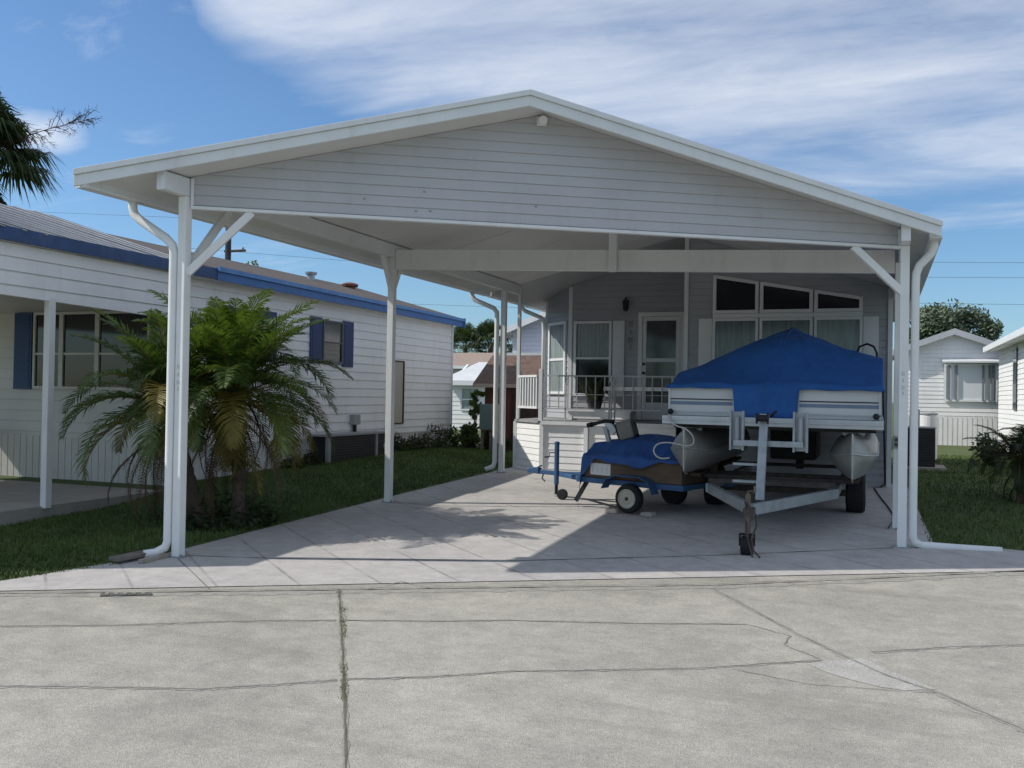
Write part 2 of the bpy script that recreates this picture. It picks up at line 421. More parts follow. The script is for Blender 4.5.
for px, w in (([(-10,627),(120,626),(230,622),(336,621)],.075),([(346,621),(430,622),(512,621),(630,624),(747,625)],.05),([(-10,687),(100,688),(200,690),(270,686),(337,681)],.075),
              ([(347,680),(430,678),(512,672),(600,671),(700,669),(822,661)],.055),([(872,653),(950,648),(1040,645)],.07),([(712,589),(800,636),(880,674),(938,694),(1040,738)],.085)):
    strip('crack_stain', px, w, STAIN, .006, .012, 14)
strip('crack_stain', [(339,590),(342,640),(345,700),(346,790)], .05, STAIN2, .006, .006, 14)
strip('crack_stain', [(-10,596),(120,595.5),(340,593),(512,590.5),(712,588),(905,580),(1040,573)], .16, STAIN, .006, .02, 20)
strip('driveway_joint', [(180,556.5),(285,560),(400,561),(515,562),(700,557),(893,549)], .022, JOINT, .0145, .003, 8)
strip('driveway_joint', [(392,503),(445,507),(530,507.5),(620,507),(760,504)], .022, JOINT, .0145, .003, 8)
strip('driveway_joint', [(178,560),(209,590)], .012, JOINT, .0145, .002, 4)
strip('driveway_crack', [(366,590),(385,587),(401,583),(420,587),(430,589)], .012, CRACK, .0145, .004, 5)

# porch slab of the left neighbour
sl = MB(); sl.prism([(-9.15,6.2,-.05),(-9.28,10.75,-.05),(-15,10.75,-.05),(-15,3.2,-.05)], (0,0,.235))
sl.build('porch_slab', SLAB, kind='structure')

# grass blades
def blades(name, region, n, hmin, hmax, seed):
    rr = random.Random(seed); s = MB(); c = 0
    while c < n:
        x, y = region(rr)
        if x is None: continue
        z = gh(x, y); a = rr.uniform(0, 6.283); h = rr.uniform(hmin, hmax)*(.6+.8*noise.noise(Vector((x*1.3,y*1.3,0)))**2+.3); w = rr.uniform(.005,.010)
        l = rr.uniform(0,.8)*h; b = rr.uniform(0,6.283)
        dx, dy = math.cos(a)*w, math.sin(a)*w
        o_ = len(s.v); s.v += [Vector((x-dx,y-dy,z-.005)),Vector((x+dx,y+dy,z-.005)),Vector((x+math.cos(b)*l,y+math.sin(b)*l,z+h))]; s.f.append((o_,o_+1,o_+2)); c += 1
    return s.build(name, GRASSM, kind='stuff')
def left_reg(rr):
    y = 5.0+15.5*rr.random()**1.5; x = rr.uniform(-10.5, -6.3)
    if x > -6.47+.05*math.sin(y*7)+.03*math.sin(y*23) and y < 16: return None, None
    d = y-street_y(x)
    if d < .05: return None, None
    if y < 7.3 and x > -7.05+ (y-street_y(-7.0))*.45: return None, None
    if x < -9.25 and 3 < y < 20: return None, None
    return x, y
def right_reg(rr):
    y = 10.2+16*rr.random()**1.5; x = rr.uniform(.5, 5)
    if y-street_y(x) < .1: return None, None
    if y < 10.9 and x < 1.75: return None, None
    return x, y
t = blades('grass', left_reg, 52000, .025, .055, 3); tag(t, 'short green grass of the lawn between the carport and the left house', 'grass')
t = blades('grass', right_reg, 36000, .025, .055, 4); tag(t, 'shaded green grass right of the carport', 'grass')
def tuft_reg(rr):
    p = ground_at(341+rr.gauss(0,2.0), 592+rr.random()**2*120); return (p.x, p.y) if rr.random() < .6+.4*math.sin(p.y*9) else (None, None)
s = MB(); rr = random.Random(9)
for k in range(900):
    p = ground_at(341.5+(k%13)*.15+rr.gauss(0,1.3)+(k/900)**2*4, 592+rr.random()*110)
    if noise.noise(Vector((p.x*3,p.y*3,1))) < .02: continue
    h = rr.uniform(.005,.02); a = rr.uniform(0,6.28); w = .003
    o_ = len(s.v); s.v += [Vector((p.x-w*math.cos(a),p.y-w*math.sin(a),p.z)),Vector((p.x+w*math.cos(a),p.y+w*math.sin(a),p.z)),Vector((p.x+rr.uniform(-.012,.012),p.y+rr.uniform(-.012,.012),p.z+h+.004))]; s.f.append((o_,o_+1,o_+2))
tag(s.build('joint_weeds', mat('dry_grass',(.13,.13,.05),.8,.3,5), kind='stuff'), 'sparse dry grass sprouting from the straight road joint', 'grass')

# ------------------------------------------------------------------ carport
U = Vector((.888,.460,0)).normalized(); NF = Vector((U.y,-U.x,0))
def fy(X): return 7.17+.518*(X+6.17)
XL, XRg, XR_ = -6.80, -3.13, .55
def ztop(X):
    return 3.55+(X-XL)*(4.48-3.55)/(XRg-XL) if X < XRg else 4.48+(X-XRg)*(3.38-4.48)/(XR_-XRg)
def zc(X): return ztop(X)-.10
def fr(X): return fy(X)-.40            # front edge of the roof
cp = thing('carport', 'long white open carport with wide sided gable on slim posts', 'carport', (-3, 9, 0))
YB = 16.0
def roof_half(Xa, Xb, y0a, y0b, y1, name, par, m=CEIL):
    s = MB(); s.hexa([(Xa,y0a,zc(Xa)),(Xb,y0b,zc(Xb)),(Xb,y1,zc(Xb)),(Xa,y1,zc(Xa)),(Xa,y0a,ztop(Xa)),(Xb,y0b,ztop(Xb)),(Xb,y1,ztop(Xb)),(Xa,y1,ztop(Xa))])
    return s.build(name, m, par)
eps = .02
roof_half(XL+.10, XRg, fr(XL+.10)+eps, fr(XRg)+eps, YB, 'roof_panel', cp)
roof_half(XRg, XR_-.10, fr(XRg)+eps, fr(XR_-.10)+eps, YB, 'roof_panel', cp)
# ceiling seams: thin ribs where the roof pans meet
s = MB()
for Y in (9.4, 11.0, 12.4, 13.8, 15.2):
    for Xa, Xb in ((XL+.2, XRg-.02), (XRg+.02, XR_-.2)):
        ya = Y
        if ya < fr(Xb)+.6: continue
        s.hexa([(Xa,ya,zc(Xa)-.006),(Xb,ya,zc(Xb)-.006),(Xb,ya+.03,zc(Xb)-.006),(Xa,ya+.03,zc(Xa)-.006),(Xa,ya,zc(Xa)+.002),(Xb,ya,zc(Xb)+.002),(Xb,ya+.03,zc(Xb)+.002),(Xa,ya+.03,zc(Xa)+.002)])
s.build('ceiling_rib', CEIL, cp)
# fascia boards with a drip lip
for Xa, Xb in ((XL, XRg), (XRg, XR_)):
    A, B = Vector((Xa, fr(Xa), 0)), Vector((Xb, fr(Xb), 0))
    s = MB()
    def fb(lo0, lo1, out0, out1):
        P = lambda X, base, dz_, o_: base+Zv*(ztop(X)+dz_)+NF*o_
        s.hexa([P(Xa,A,lo0,out0),P(Xb,B,lo0,out0),P(Xb,B,lo0,out1),P(Xa,A,lo0,out1),P(Xa,A,lo1,out0),P(Xb,B,lo1,out0),P(Xb,B,lo1,out1),P(Xa,A,lo1,out1)])
    fb(-.135, -.037, .022, -.012)
    fb(-.035, .018, .045, -.012)
    s.build('fascia', FASC, cp, bevel=.004)
# gutters along the eaves
def gutter(X, sg, y0, y1, par, zt):
    s = MB(); w = .10
    prof = [(0,0),(0,-.075),(-.02*sg*-1,-.135),(-w*sg*.9,-.135),(-w*sg,-.12),(-w*sg,0),(-w*sg*.92,-.01),(-w*sg*.92,-.1),(-.012*sg,-.1),(-.012*sg,0)]
    a = [Vector((X+p[0], y0, zt+p[1])) for p in prof]
    s.prism(a, (0, y1-y0, 0)); return s.build('gutter', FASC, par)
gutter(XL, -1, fr(XL)+.03, YB-.02, cp, 3.545)
gutter(XR_, 1, fr(XR_)+.03, YB-.02, cp, 3.375)
# posts and side beams
HP = .045
posts = [(-6.17,7.17,3.43),(-6.17,11.26,3.43),(-6.17,15.34,3.43),(.23,10.49,3.20),(.20,11.72,3.20)]
for i, (x, y, zt) in enumerate(posts):
    z0 = gh(x,y)
    s = MB(); s.box((x-HP,y-HP,z0-.02),(x+HP,y+HP,zt)); p = s.build('post', POST, cp, bevel=.006)
    s = MB(); s.box((x-.075,y-.06,z0+.005),(x+.075,y+.06,z0+.022)); s.tube([(x-.06,y-.03,z0+.01),(x-.06,y-.03,z0+.04)],.012,6); s.tube([(x+.06,y-.03,z0+.01),(x+.06,y-.03,z0+.04)],.012,6)
    s.build('base_plate', GALV, p)
s = MB(); s.box((-6.215,fr(-6.17)+.06,3.432),(-6.125,YB,3.602)); s.build('side_beam', WHITE, cp, bevel=.004)
s = MB(); s.box((.185,fr(.22)+.06,3.202),(.275,YB,3.372)); s.build('side_beam', WHITE, cp, bevel=.004)
# gable panel
Lg = (.23-.045+6.17-.045)/U.x
O = Vector((-6.125, fy(-6.125), 0))
gx = lambda u: -6.125+u*U.x
KG = .145/Lg; ZG = 3.345
shear = lambda mb: [setattr(v, 'z', v.z-KG*((v-O).dot(U))) for v in mb.v]
poly = [(u, z+KG*u) for u, z in ((0,ZG),(Lg,ZG-KG*Lg),(Lg,zc(gx(Lg))-.004),((XRg+6.125)/U.x,zc(XRg)-.004),(0,zc(gx(0))-.004))]
s = MB(); s.siding(poly, O, U, NF, .1, .011)
s.prism([O+U*u+Zv*z-NF*.002 for u, z in poly], -NF*.03); shear(s)
s.build('gable_panel', GABLE, cp)
s = MB(); s.obox(O, U, NF, Zv, (0,Lg), (-.04,.03), (ZG-.032,ZG-.001)); shear(s); s.build('gable_trim', WHITE, cp, bevel=.003)
s = MB(); s.obox(O, U, NF, Zv, (.002,.03), (-.003,.024), (ZG,zc(gx(0))-.02)); s.build('gable_trim', WHITE, cp)
s = MB(); s.obox(O, U, NF, Zv, (Lg-.03,Lg-.002), (-.003,.024), (ZG-.144,zc(gx(Lg))-.02)); s.build('gable_trim', WHITE, cp)
# dark specks: nail holes on the gable
s = MB()
for u, z in ((1.62,3.47),(2.12,3.37),(2.26,3.375),(2.2,3.56),(3.3,3.46)):
    s = MB(); s.obox(O, U, NF, Zv, (u,u+.02), (.004,.0165), (z,z+.010)); s.build('nail_mark', mat('grey_scuff',(.26,.25,.25),.7,.2,9), cp)
# knee braces
def brace(p, q, nm='knee_brace'):
    s = MB(); s.bar(p, q, .05, .075); return s.build(nm, POST, cp, bevel=.004)
P1 = Vector((-6.17, 7.17, 0)); PR = Vector((.23, 10.49, 0)); P2 = Vector((-6.17, 11.26, 0)); P3 = Vector((-6.17,15.34,0))
brace(P1+U*.03+Zv*2.70+NF*.005, P1+U*.62+Zv*3.305-NF*.012)
brace(P1+Vector((0,.03,2.72)), P1+Vector((0,.66,3.44)))
brace(PR-U*.03+Zv*2.72+NF*.005, PR-U*.56+Zv*3.185-NF*.012)
brace(P2+Vector((0,-.03,3.0)), P2+Vector((0,-.27,3.44)))
brace(P2+Vector((0,.03,3.0)), P2+Vector((0,.27,3.44)))
# cross beam with king post
s = MB(); s.hexa([(-6.12,11.24,3.27),(.15,11.68,3.075),(.15,11.76,3.075),(-6.12,11.32,3.27),(-6.12,11.24,3.535),(.15,11.68,3.345),(.15,11.76,3.345),(-6.12,11.32,3.535)])
s.build('cross_beam', WHITE, cp, bevel=.004)
s = MB(); s.box((XRg-.05,11.38,3.16),(XRg+.05,11.44,zc(XRg)-.005)); s.build('king_post', WHITE, cp, bevel=.004)
# downspouts
def spout(pts, par=cp, w=.075, d=.055):
    s = MB(); s.tube(pts, .042, 10); return s.build('downspout', POST, par, shade=True)
spout([(-6.77,7.13,3.44),(-6.77,7.13,3.35),(-6.75,7.13,3.29),(-6.68,7.13,3.23),(-6.36,7.13,3.04),(-6.28,7.13,2.97),(-6.262,7.13,2.9),(-6.262,7.13,1.5),(-6.262,7.13,.16),(-6.275,7.11,.10),(-6.33,7.05,.055),(-6.40,6.97,.045)])
spout([(-6.75,15.25,3.44),(-6.75,15.25,3.34),(-6.70,15.26,3.27),(-6.35,15.3,3.12),(-6.29,15.3,3.05),(-6.285,15.3,2.95),(-6.285,15.3,.42),(-6.30,15.28,.34),(-6.42,15.2,.28)])
spout([(.50,10.47,3.26),(.50,10.47,3.18),(.48,10.48,3.12),(.37,10.50,3.00),(.34,10.51,2.92),(.335,10.51,2.8),(.335,10.51,1.5),(.335,10.51,.22),(.35,10.51,.16),(.42,10.53,.125),(.8,10.62,.11),(1.17,10.70,.10)])
# flood light under the peak, socket on the second right post
pk = Vector((XRg-.02, fy(XRg-.02), zc(XRg)-.075))
s = MB(); s.obox(pk, U, NF, Zv, (-.05,.05), (.014,.03), (-.045,.045)); s.lathe(pk+NF*.03, NF, [(0,.03),(.03,.03),(.05,.018),(.07,.018)],12); s.lathe(pk+NF*.095+Zv*-.005, NF+Zv*-.3, [(-.025,.02),(0,.035),(.05,.042),(.052,.036)],14)
s.build('flood_light', WHITE, cp)
s = MB(); s.box((.15,11.655,1.06),(.235,11.672,1.20)); so = s.build('socket_box', GREYP, cp, bevel=.004)
s = MB(); s.box((.17,11.648,1.085),(.215,11.6545,1.12)); s.box((.17,11.648,1.14),(.215,11.6545,1.175)); s.build('socket', DIGIT, so)
# faded numerals down the two front posts, too worn to read
def numerals(x, y, ztops, par, sz=.035):
    for k, z in enumerate(ztops):
        s = MB()
        if k % 2: s.box((x-.004,y-.0015,z-sz),(x+.006,y,z))
        else:
            for a, b in (((-.012,-sz),(-.006,0)),((.006,-sz),(.012,0)),((-.006,-.006),(.006,0)),((-.006,-sz),(.006,-sz+.006))): s.box((x+a[0],y-.0015,z+a[1]),(x+b[0],y,z+b[1]))
        s.build('faded_numeral', mat('faded_grey_print',(.50,.50,.50),.6,.1,9), par)
numerals(-6.175, 7.1235, (1.83,1.755,1.68,1.62), cp)
numerals(.225, 10.4435, (1.90,1.83,1.76,1.70), cp)

# ------------------------------------------------------------------ the house behind the carport
hs = thing('house', 'grey sided single storey home behind the boat with raised porch', 'house', (-3, 20, .25))
Yh0, Yh1 = 16.02, 22.6
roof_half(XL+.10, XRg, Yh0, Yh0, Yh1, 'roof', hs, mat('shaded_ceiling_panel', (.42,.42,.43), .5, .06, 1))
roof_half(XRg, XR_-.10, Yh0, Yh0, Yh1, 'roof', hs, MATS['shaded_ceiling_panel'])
gutter(XL, -1, Yh0, Yh1, hs, 3.545); gutter(XR_, 1, Yh0, Yh1, hs, 3.375)
def wallpoly(s, A, B, zb, m_pitch=.112):
    A, B = Vector((*A,0)), Vector((*B,0)); Uw = (B-A).normalized(); Lw = (B-A).length; Nw = Vector((Uw.y,-Uw.x,0))
    top = lambda u: zc((A+Uw*u).x)-.004
    pl = [(0,zb),(Lw,zb),(Lw,top(Lw))]
    if min(A.x,B.x) < XRg < max(A.x,B.x): pl.append((abs(XRg-A.x)/abs(Uw.x), zc(XRg)-.004))
    pl.append((0,top(0)))
    s.siding(pl, A, Uw, Nw, m_pitch, .016); s.prism([A+Uw*u+Zv*z-Nw*.002 for u, z in pl], -Nw*.08)
s = MB(); wallpoly(s, (-5.62,17.5), (-3.06,17.5), .25); s.build('wall', HSID, hs)
s = MB(); wallpoly(s, (-6.38,18.26), (-5.66,17.54), .25); s.build('wall', HSID, hs)
s = MB(); wallpoly(s, (-6.38,22.4), (-6.38,18.3), .25); s.build('wall', NSID, hs)
s = MB(); wallpoly(s, (-3.06,16.0), (.13,16.0), .2); s.build('wall', HSID, hs)
s = MB(); wallpoly(s, (-3.10,17.4), (-3.10,16.08), .2); s.build('wall', HSID, hs)
s = MB(); wallpoly(s, (.17,16.08), (.17,22.4), .2); s.build('wall', HSID, hs)
s = MB(); wallpoly(s, (.1,22.44), (-6.3,22.44), .2); s.build('wall', HSID, hs)
s = MB()
for x, y in ((-5.63,17.50),(-6.37,18.25),(-3.08,15.985),(.15,15.985)):
    s = MB(); s.box((x-.035,y-.03,.2),(x+.035,y+.04,zc(x)-.02)); s.build('corner_trim', TRIM, hs)
def window(par, O, Uw, Nw, w, z0, z1, panes, glass, fw=.05, mid=None, name='window', frame=TRIM, depth=.035, blinds=None, toptilt=0):
    """frame on the wall face with panes set back in it"""
    O, Uw, Nw = Vector(O), Vector(Uw).normalized(), Vector(Nw).normalized(); s = MB()
    zt = lambda u: z1-toptilt*u
    d = (.0195, .0195+depth)
    s.obox(O,Uw,Nw,Zv,(0,fw),d,(z0,z1-toptilt*fw)); s.obox(O,Uw,Nw,Zv,(w-fw,w),d,(z0,zt(w)))
    s.obox(O,Uw,Nw,Zv,(fw,w-fw),d,(z0,z0+fw))
    P = lambda u, v, z: O+Uw*u+Nw*v+Zv*z
    s.hexa([P(fw,d[0],zt(fw)-fw),P(w-fw,d[0],zt(w-fw)-fw),P(w-fw,d[1],zt(w-fw)-fw),P(fw,d[1],zt(fw)-fw),P(fw,d[0],zt(fw)),P(w-fw,d[0],zt(w-fw)),P(w-fw,d[1],zt(w-fw)),P(fw,d[1],zt(fw))])
    if mid: s.obox(O,Uw,Nw,Zv,(fw,w-fw),(.018,.018+depth*.8),(mid-fw*.4,mid+fw*.4))
    f = s.build(name, frame, par)
    cuts = [z0+fw]+([mid-fw*.4, mid+fw*.4] if mid else [])+[None]
    for k in range(0, len(cuts), 2):
        a = cuts[k]; b = cuts[k+1]
        g = MB(); lo = P(fw,.028,a); 
        g.add([P(fw,.028,a),P(w-fw,.028,a),P(w-fw,.028,b if b else zt(w-fw)-fw),P(fw,.028,b if b else zt(fw)-fw)], [(0,1,2,3)])
        gm = glass[min(k//2, len(glass)-1)]
        g.build('pane', gm, f)
        if blinds is not None and k//2 in blinds:
            h = MB(); u = fw+.03; tb = b if b else z1-fw
            while u < w-fw-.05:
                h.obox(O,Uw,Nw,Zv,(u,u+.05),(.0285,.0305),(a+.01,tb-.01)); u += .075
            h.build('blind', BLIND, f)
    return f
Nf = Vector((0,-1,0))
window(hs, (-5.55,17.5,0), Xv, Nf, .76, 1.60, 3.05, 2, [GLASSDK, GLASSMID], mid=2.33, blinds=[1])
s = MB(); s.box((-4.77,17.455,1.60),(-4.54,17.482,3.05)); 
for k in range(28): s.box((-4.745,17.448,1.64+k*.05),(-4.565,17.4545,1.665+k*.05))
s.build('shutter', TRIM, hs)
BAYG = mat('pale_green_window_glass',(.22,.27,.265),.1,.4,3,spec=.7,stretch=(7,7,.5))
Ub = Vector((1,-1,0)).normalized(); Nb = Vector((-1,-1,0)).normalized()
window(hs, Vector((-6.38,18.26,0))+Ub*.16, Ub, Nb, .76, 1.62, 3.07, 2, [BAYG, BAYG], mid=2.32, fw=.06)
# storm door
s = MB(); d0, d1 = -4.27, -3.39
s.box((d0,17.44,1.165),(d0+.08,17.482,3.20)); s.box((d1-.08,17.44,1.165),(d1,17.482,3.20)); s.box((d0+.08,17.44,3.12),(d1-.08,17.482,3.20))
df = s.build('door_frame', TRIM, hs)
s = MB(); a, b = d0+.085, d1-.085
s.box((a,17.452,1.17),(a+.075,17.481,3.115)); s.box((b-.075,17.452,1.17),(b,17.481,3.115)); s.box((a+.075,17.452,3.04),(b-.075,17.481,3.115)); s.box((a+.075,17.452,2.26),(b-.075,17.481,2.33)); s.box((a+.075,17.452,1.17),(b-.075,17.481,1.50))
dd = s.build('storm_door', TRIM, hs, bevel=.004)
s = MB(); s.add([(a+.075,17.47,1.5),(b-.075,17.47,1.5),(b-.075,17.47,2.26),(a+.075,17.47,2.26)],[(0,1,2,3)]); s.add([(a+.075,17.47,2.33),(b-.075,17.47,2.33),(b-.075,17.47,3.04),(a+.075,17.47,3.04)],[(0,1,2,3)]); s.build('pane', GLASSDOOR, dd)
s = MB(); s.lathe((a+.035,17.45,2.22),(0,-1,0),[(0,.02),(.02,.02),(.03,.03),(.06,.024)],10); s.build('deadbolt', BLKPL, dd); s = MB(); s.lathe((a+.035,17.45,2.05),(0,-1,0),[(0,.02),(.02,.02),(.03,.03),(.06,.024)],10); s.build('handle', BLKPL, dd)
s = MB(); s.lathe((-4.50,17.36,3.22),(0,0,1),[(0,.03),(.02,.05),(.2,.065),(.22,.03),(.27,.012)],8); s.box((-4.515,17.36,3.40),(-4.485,17.48,3.43)); s.build('porch_lantern', BLKPL, hs)
# worn upright house numerals by the door
s = MB()
for k, z in enumerate((3.03,2.88,2.73,2.60)):
    x, y = -4.43, 17.47; sz = .10
    if k in (0, 2):
        for A_, B_ in (((-.03,-sz),(-.015,0)),((.015,-sz),(.03,0)),((-.015,-.018),(.015,0)),((-.015,-sz),(.015,-sz+.018))): s.box((x+A_[0],y,z+A_[1]),(x+B_[0],y+.02,z+B_[1]))
    else: s.box((x-.01,y,z-sz),(x+.012,y+.02,z))
s.build('house_numerals', mat('grey_numeral_metal',(.27,.28,.295),.5,.1,9), hs)
# window wall on the projecting part
cols3 = [(-2.63,-1.88),(-1.86,-1.02),(-1.0,-.26)]
wt = lambda X: 3.68-(X+2.63)*.178
for (x0, x1), gl in zip(cols3, ([GLASSMID],[GLASSMID],[mat('pale_curtain_glass',(.19,.235,.23),.15,.3,3,spec=.6,stretch=(9,9,.5))])):
    window(hs, (x0,16.0,0), Xv, Nf, x1-x0, 3.02, wt(x0), 1, [GLASSDK], fw=.055, toptilt=.178, name='transom_window')
    window(hs, (x0,16.0,0), Xv, Nf, x1-x0, 1.60, 2.94, 1, gl, fw=.045)
s = MB(); s.box((-2.63,15.955,2.945),(-.26,15.983,3.015)); s.build('window_trim', TRIM, hs)
for x0, x1 in ((-2.86,-2.64),(-.25,-.02)):
    s = MB(); s.box((x0,15.957,1.60),(x1,15.984,2.94))
    for k in range(26): s.box((x0+.025,15.95,1.64+k*.05),(x1-.025,15.9565,1.665+k*.05))
    s.build('shutter', TRIM, hs)
spout([(-6.75,17.75,3.44),(-6.75,17.75,3.36),(-6.7,17.8,3.30),(-6.46,18.15,3.18),(-6.44,18.2,3.08),(-6.44,18.22,2.9),(-6.44,18.22,.4)], hs)

# ------------------------------------------------------------------ raised porch deck
dk = thing('porch_deck', 'raised white sided porch deck with railing in front of the grey home', 'deck', (-4.7,16.3,.2))
DZ = 1.15
dp = [(-3.14,15.5),(-5.5,15.5),(-6.32,16.32),(-6.32,18.15),(-5.72,17.42),(-3.14,17.42)]
s = MB(); s.prism([(x,y,DZ-.04) for x, y in reversed(dp)], (0,0,.04)); s.build('deck_floor', mat('grey_deck_board',(.30,.30,.30),.7,.15,4), dk)
def face(A, B, zb, zt, m, nm):
    A, B = Vector((*A,0)), Vector((*B,0)); Uw = (B-A).normalized(); Nw = Vector((Uw.y,-Uw.x,0)); Lw = (B-A).length
    s = MB(); s.siding([(0,zb),(Lw,zb),(Lw,zt),(0,zt)], A, Uw, Nw, .112, .013); s.prism([A+Zv*zb-Nw*.002,B+Zv*zb-Nw*.002,B+Zv*zt-Nw*.002,A+Zv*zt-Nw*.002], -Nw*.03); return s.build(nm, m, dk)
face((-6.30,16.36), (-5.50,15.56), .2, DZ-.042, NSID, 'skirt_panel')
face((-5.47,15.53), (-4.72,15.53), .2, DZ-.042, NSID, 'skirt_panel')
face((-4.64,15.53), (-3.14,15.53), .2, DZ-.042, NSID, 'skirt_panel')
face((-6.30,18.1), (-6.30,16.4), .2, DZ-.042, NSID, 'skirt_panel')
for x, y in ((-5.49,15.52),(-4.68,15.51),(-6.30,16.34)):
    s = MB(); s.box((x-.035,y-.035,.18),(x+.035,y+.035,DZ-.042)); s.build('skirt_trim', TRIM, dk)
s = MB(); s.box((-5.50,15.46,DZ-.06),(-3.14,15.50,DZ+.003)); s.build('deck_edge', TRIM, dk)
A, B = Vector((-6.21,16.21,0)), Vector((-5.52,15.52,0)); Ua = (B-A).normalized(); Na = Vector((Ua.y,-Ua.x,0)); La = (B-A).length
s = MB(); s.box((-6.24,16.18,DZ),(-6.18,16.24,zc(-6.2)-.01)); s.build('porch_post', POST, dk, bevel=.004)
s = MB(); s.box((-5.56,15.50,DZ),(-5.49,15.57,2.06)); s.build('railing_post', TRIM, dk, bevel=.004)
s = MB(); s.obox(A,Ua,Na,Zv,(.04,La-.06),(-.03,.03),(1.92,1.96)); s.obox(A,Ua,Na,Zv,(.04,La-.06),(-.02,.02),(1.36,1.40))
for k in range(7):
    u = .12+k*(La-.28)/6; s.obox(A,Ua,Na,Zv,(u-.018,u+.018),(-.018,.018),(1.40,1.92))
s.build('railing', TRIM, dk)
RAILG = mat('grey_railing_paint', (.42,.43,.44), .5, .1, 4)
s = MB(); s.box((-5.49,15.515,1.93),(-3.16,15.545,1.955)); s.box((-5.49,15.515,1.36),(-3.16,15.54,1.38)); s.box((-5.49,15.515,1.62),(-3.16,15.53,1.63))
x = -5.36
while x < -3.2: s.box((x-.008,15.52,1.38),(x+.008,15.536,1.93)); x += .165
for x in (-5.07,-4.25,-3.2): s.box((x-.013,15.515,DZ),(x+.013,15.541,1.93))
s.build('railing', RAILG, dk)
# bench with snake plant, and a white table on the deck
bn = thing('planter_bench', 'low white box bench on the porch below the front window', 'bench', (-4.85,17.0,DZ))
s = MB(); s.box((-5.45,16.72,DZ+.16),(-4.20,17.12,DZ+.2)); s.build('bench_top', TRIM, bn, bevel=.004)
s = MB(); s.box((-5.42,16.75,DZ+.002),(-5.34,17.1,DZ+.16)); s.box((-4.31,16.75,DZ+.002),(-4.23,17.1,DZ+.16)); s.box((-5.34,16.76,DZ+.03),(-4.31,16.79,DZ+.16)); s.build('bench_base', TRIM, bn)
pl = thing('snake_plant', 'upright dark leaved plant in a pot on the porch bench', 'potted plant', (-4.95,16.92,DZ+.2))
s = MB(); s.lathe((-4.95,16.92,DZ+.201),(0,0,1),[(0,.11),(.15,.15),(.155,.16),(.18,.16),(.18,.13),(.15,.12)],14); s.build('pot', BLKPL, pl)
s = MB(); rr = random.Random(5)
for k in range(46):
    a = rr.uniform(0,6.28); r0 = rr.uniform(.0,.12); b0 = Vector((-4.95+math.cos(a)*r0,16.92+math.sin(a)*r0,DZ+.34)); h = rr.uniform(.30,.62); le = rr.uniform(.05,.36)
    tip = b0+Vector((math.cos(a)*le*1.3,math.sin(a)*le,h)); w = Vector((-math.sin(a),math.cos(a),0))*.034; md = b0.lerp(tip,.5)+Vector((0,0,.03))
    s.add([b0-w*.7,b0+w*.7,md+w,md-w,tip],[(0,1,2,3),(3,2,4)])
s.build('leaves', LEAF3, pl)
tb = thing('patio_table', 'narrow white table standing on the porch behind the railing', 'table', (-3.75,15.9,DZ))
s = MB(); s.box((-4.40,15.56,1.70),(-3.16,15.9,1.765)); s.build('tabletop', TRIM, tb, bevel=.006)
for x in (-4.34,-4.24,-3.26):
    s = MB(); s.tube([(x,15.70,DZ),(x+.01,15.72,1.70)],.014,8); s.build('leg', RAILG, tb)

# ------------------------------------------------------------------ pontoon boat on its trailer
bt = thing('pontoon_boat', 'pontoon boat under a peaked blue cover parked beneath the carport', 'boat', (-1.17,13,1.3))
TILT = -.004
def tz(x, z): return z + TILT*(x+1.17)
YD0, YD1 = 11.0, 15.6
XA, XB = -2.39, .05
def tbox(s, x0,x1,y0,y1,z0,z1):
    s.hexa([(x0,y0,tz(x0,z0)),(x1,y0,tz(x1,z0)),(x1,y1,tz(x1,z0)),(x0,y1,tz(x0,z0)),(x0,y0,tz(x0,z1)),(x1,y0,tz(x1,z1)),(x1,y1,tz(x1,z1)),(x0,y1,tz(x0,z1))]); return s
s = MB(); tbox(s, XA,XB,YD0,YD0+.05,1.285,1.385); tbox(s, XA,XA+.05,YD0+.05,YD1,1.285,1.385); tbox(s, XB-.05,XB,YD0+.05,YD1,1.285,1.385); tbox(s,XA+.01,XB-.01,YD0-.012,YD0-.001,1.325,1.345)
s.build('deck_rail', ALU, bt, bevel=.004)
s = MB(); tbox(s, XA+.05,XB-.05,YD0+.05,YD1,1.34,1.37)
for y in [YD0+.3+k*.55 for k in range(8)]: tbox(s, XA+.08,XB-.08,y,y+.06,1.24,1.338)
s.build('deck', mat('dark_deck_underside',(.05,.05,.05),.8,.2,4), bt)
def fence(x0, x1, y, nm='fence_panel'):
    s = MB(); tbox(s,x0,x1,y,y+.025,1.388,1.72); f = s.build(nm, FENCEW, bt)
    s = MB(); tbox(s,x0,x1,y-.006,y-.001,1.515,1.555); s.build('stripe', BAND, f)
    s = MB(); tbox(s,x0,x1,y-.007,y-.001,1.575,1.588); s.build('stripe', BLKPL, f)
    s = MB(); tbox(s,x0,x0+.025,y-.012,y-.001,1.388,1.72); tbox(s,x1-.025,x1,y-.012,y-.001,1.388,1.72); tbox(s,x0,x1,y-.012,y-.001,1.43,1.445); s.build('fence_rail', ALU, f)
fence(-2.34,-1.56,11.12); fence(-.87,.02,11.12)
for x in (-2.34, .0):
    s = MB(); tbox(s,x,x+.025,11.15,15.5,1.388,1.72); f = s.build('fence_panel', FENCEW, bt)
    s = MB(); tbox(s,x-.006,x+.031,11.16,15.49,1.515,1.555); s.build('stripe', BAND, f)
s = MB(); tbox(s,-2.34,.02,15.5,15.525,1.388,1.72); s.build('fence_panel', FENCEW, bt)
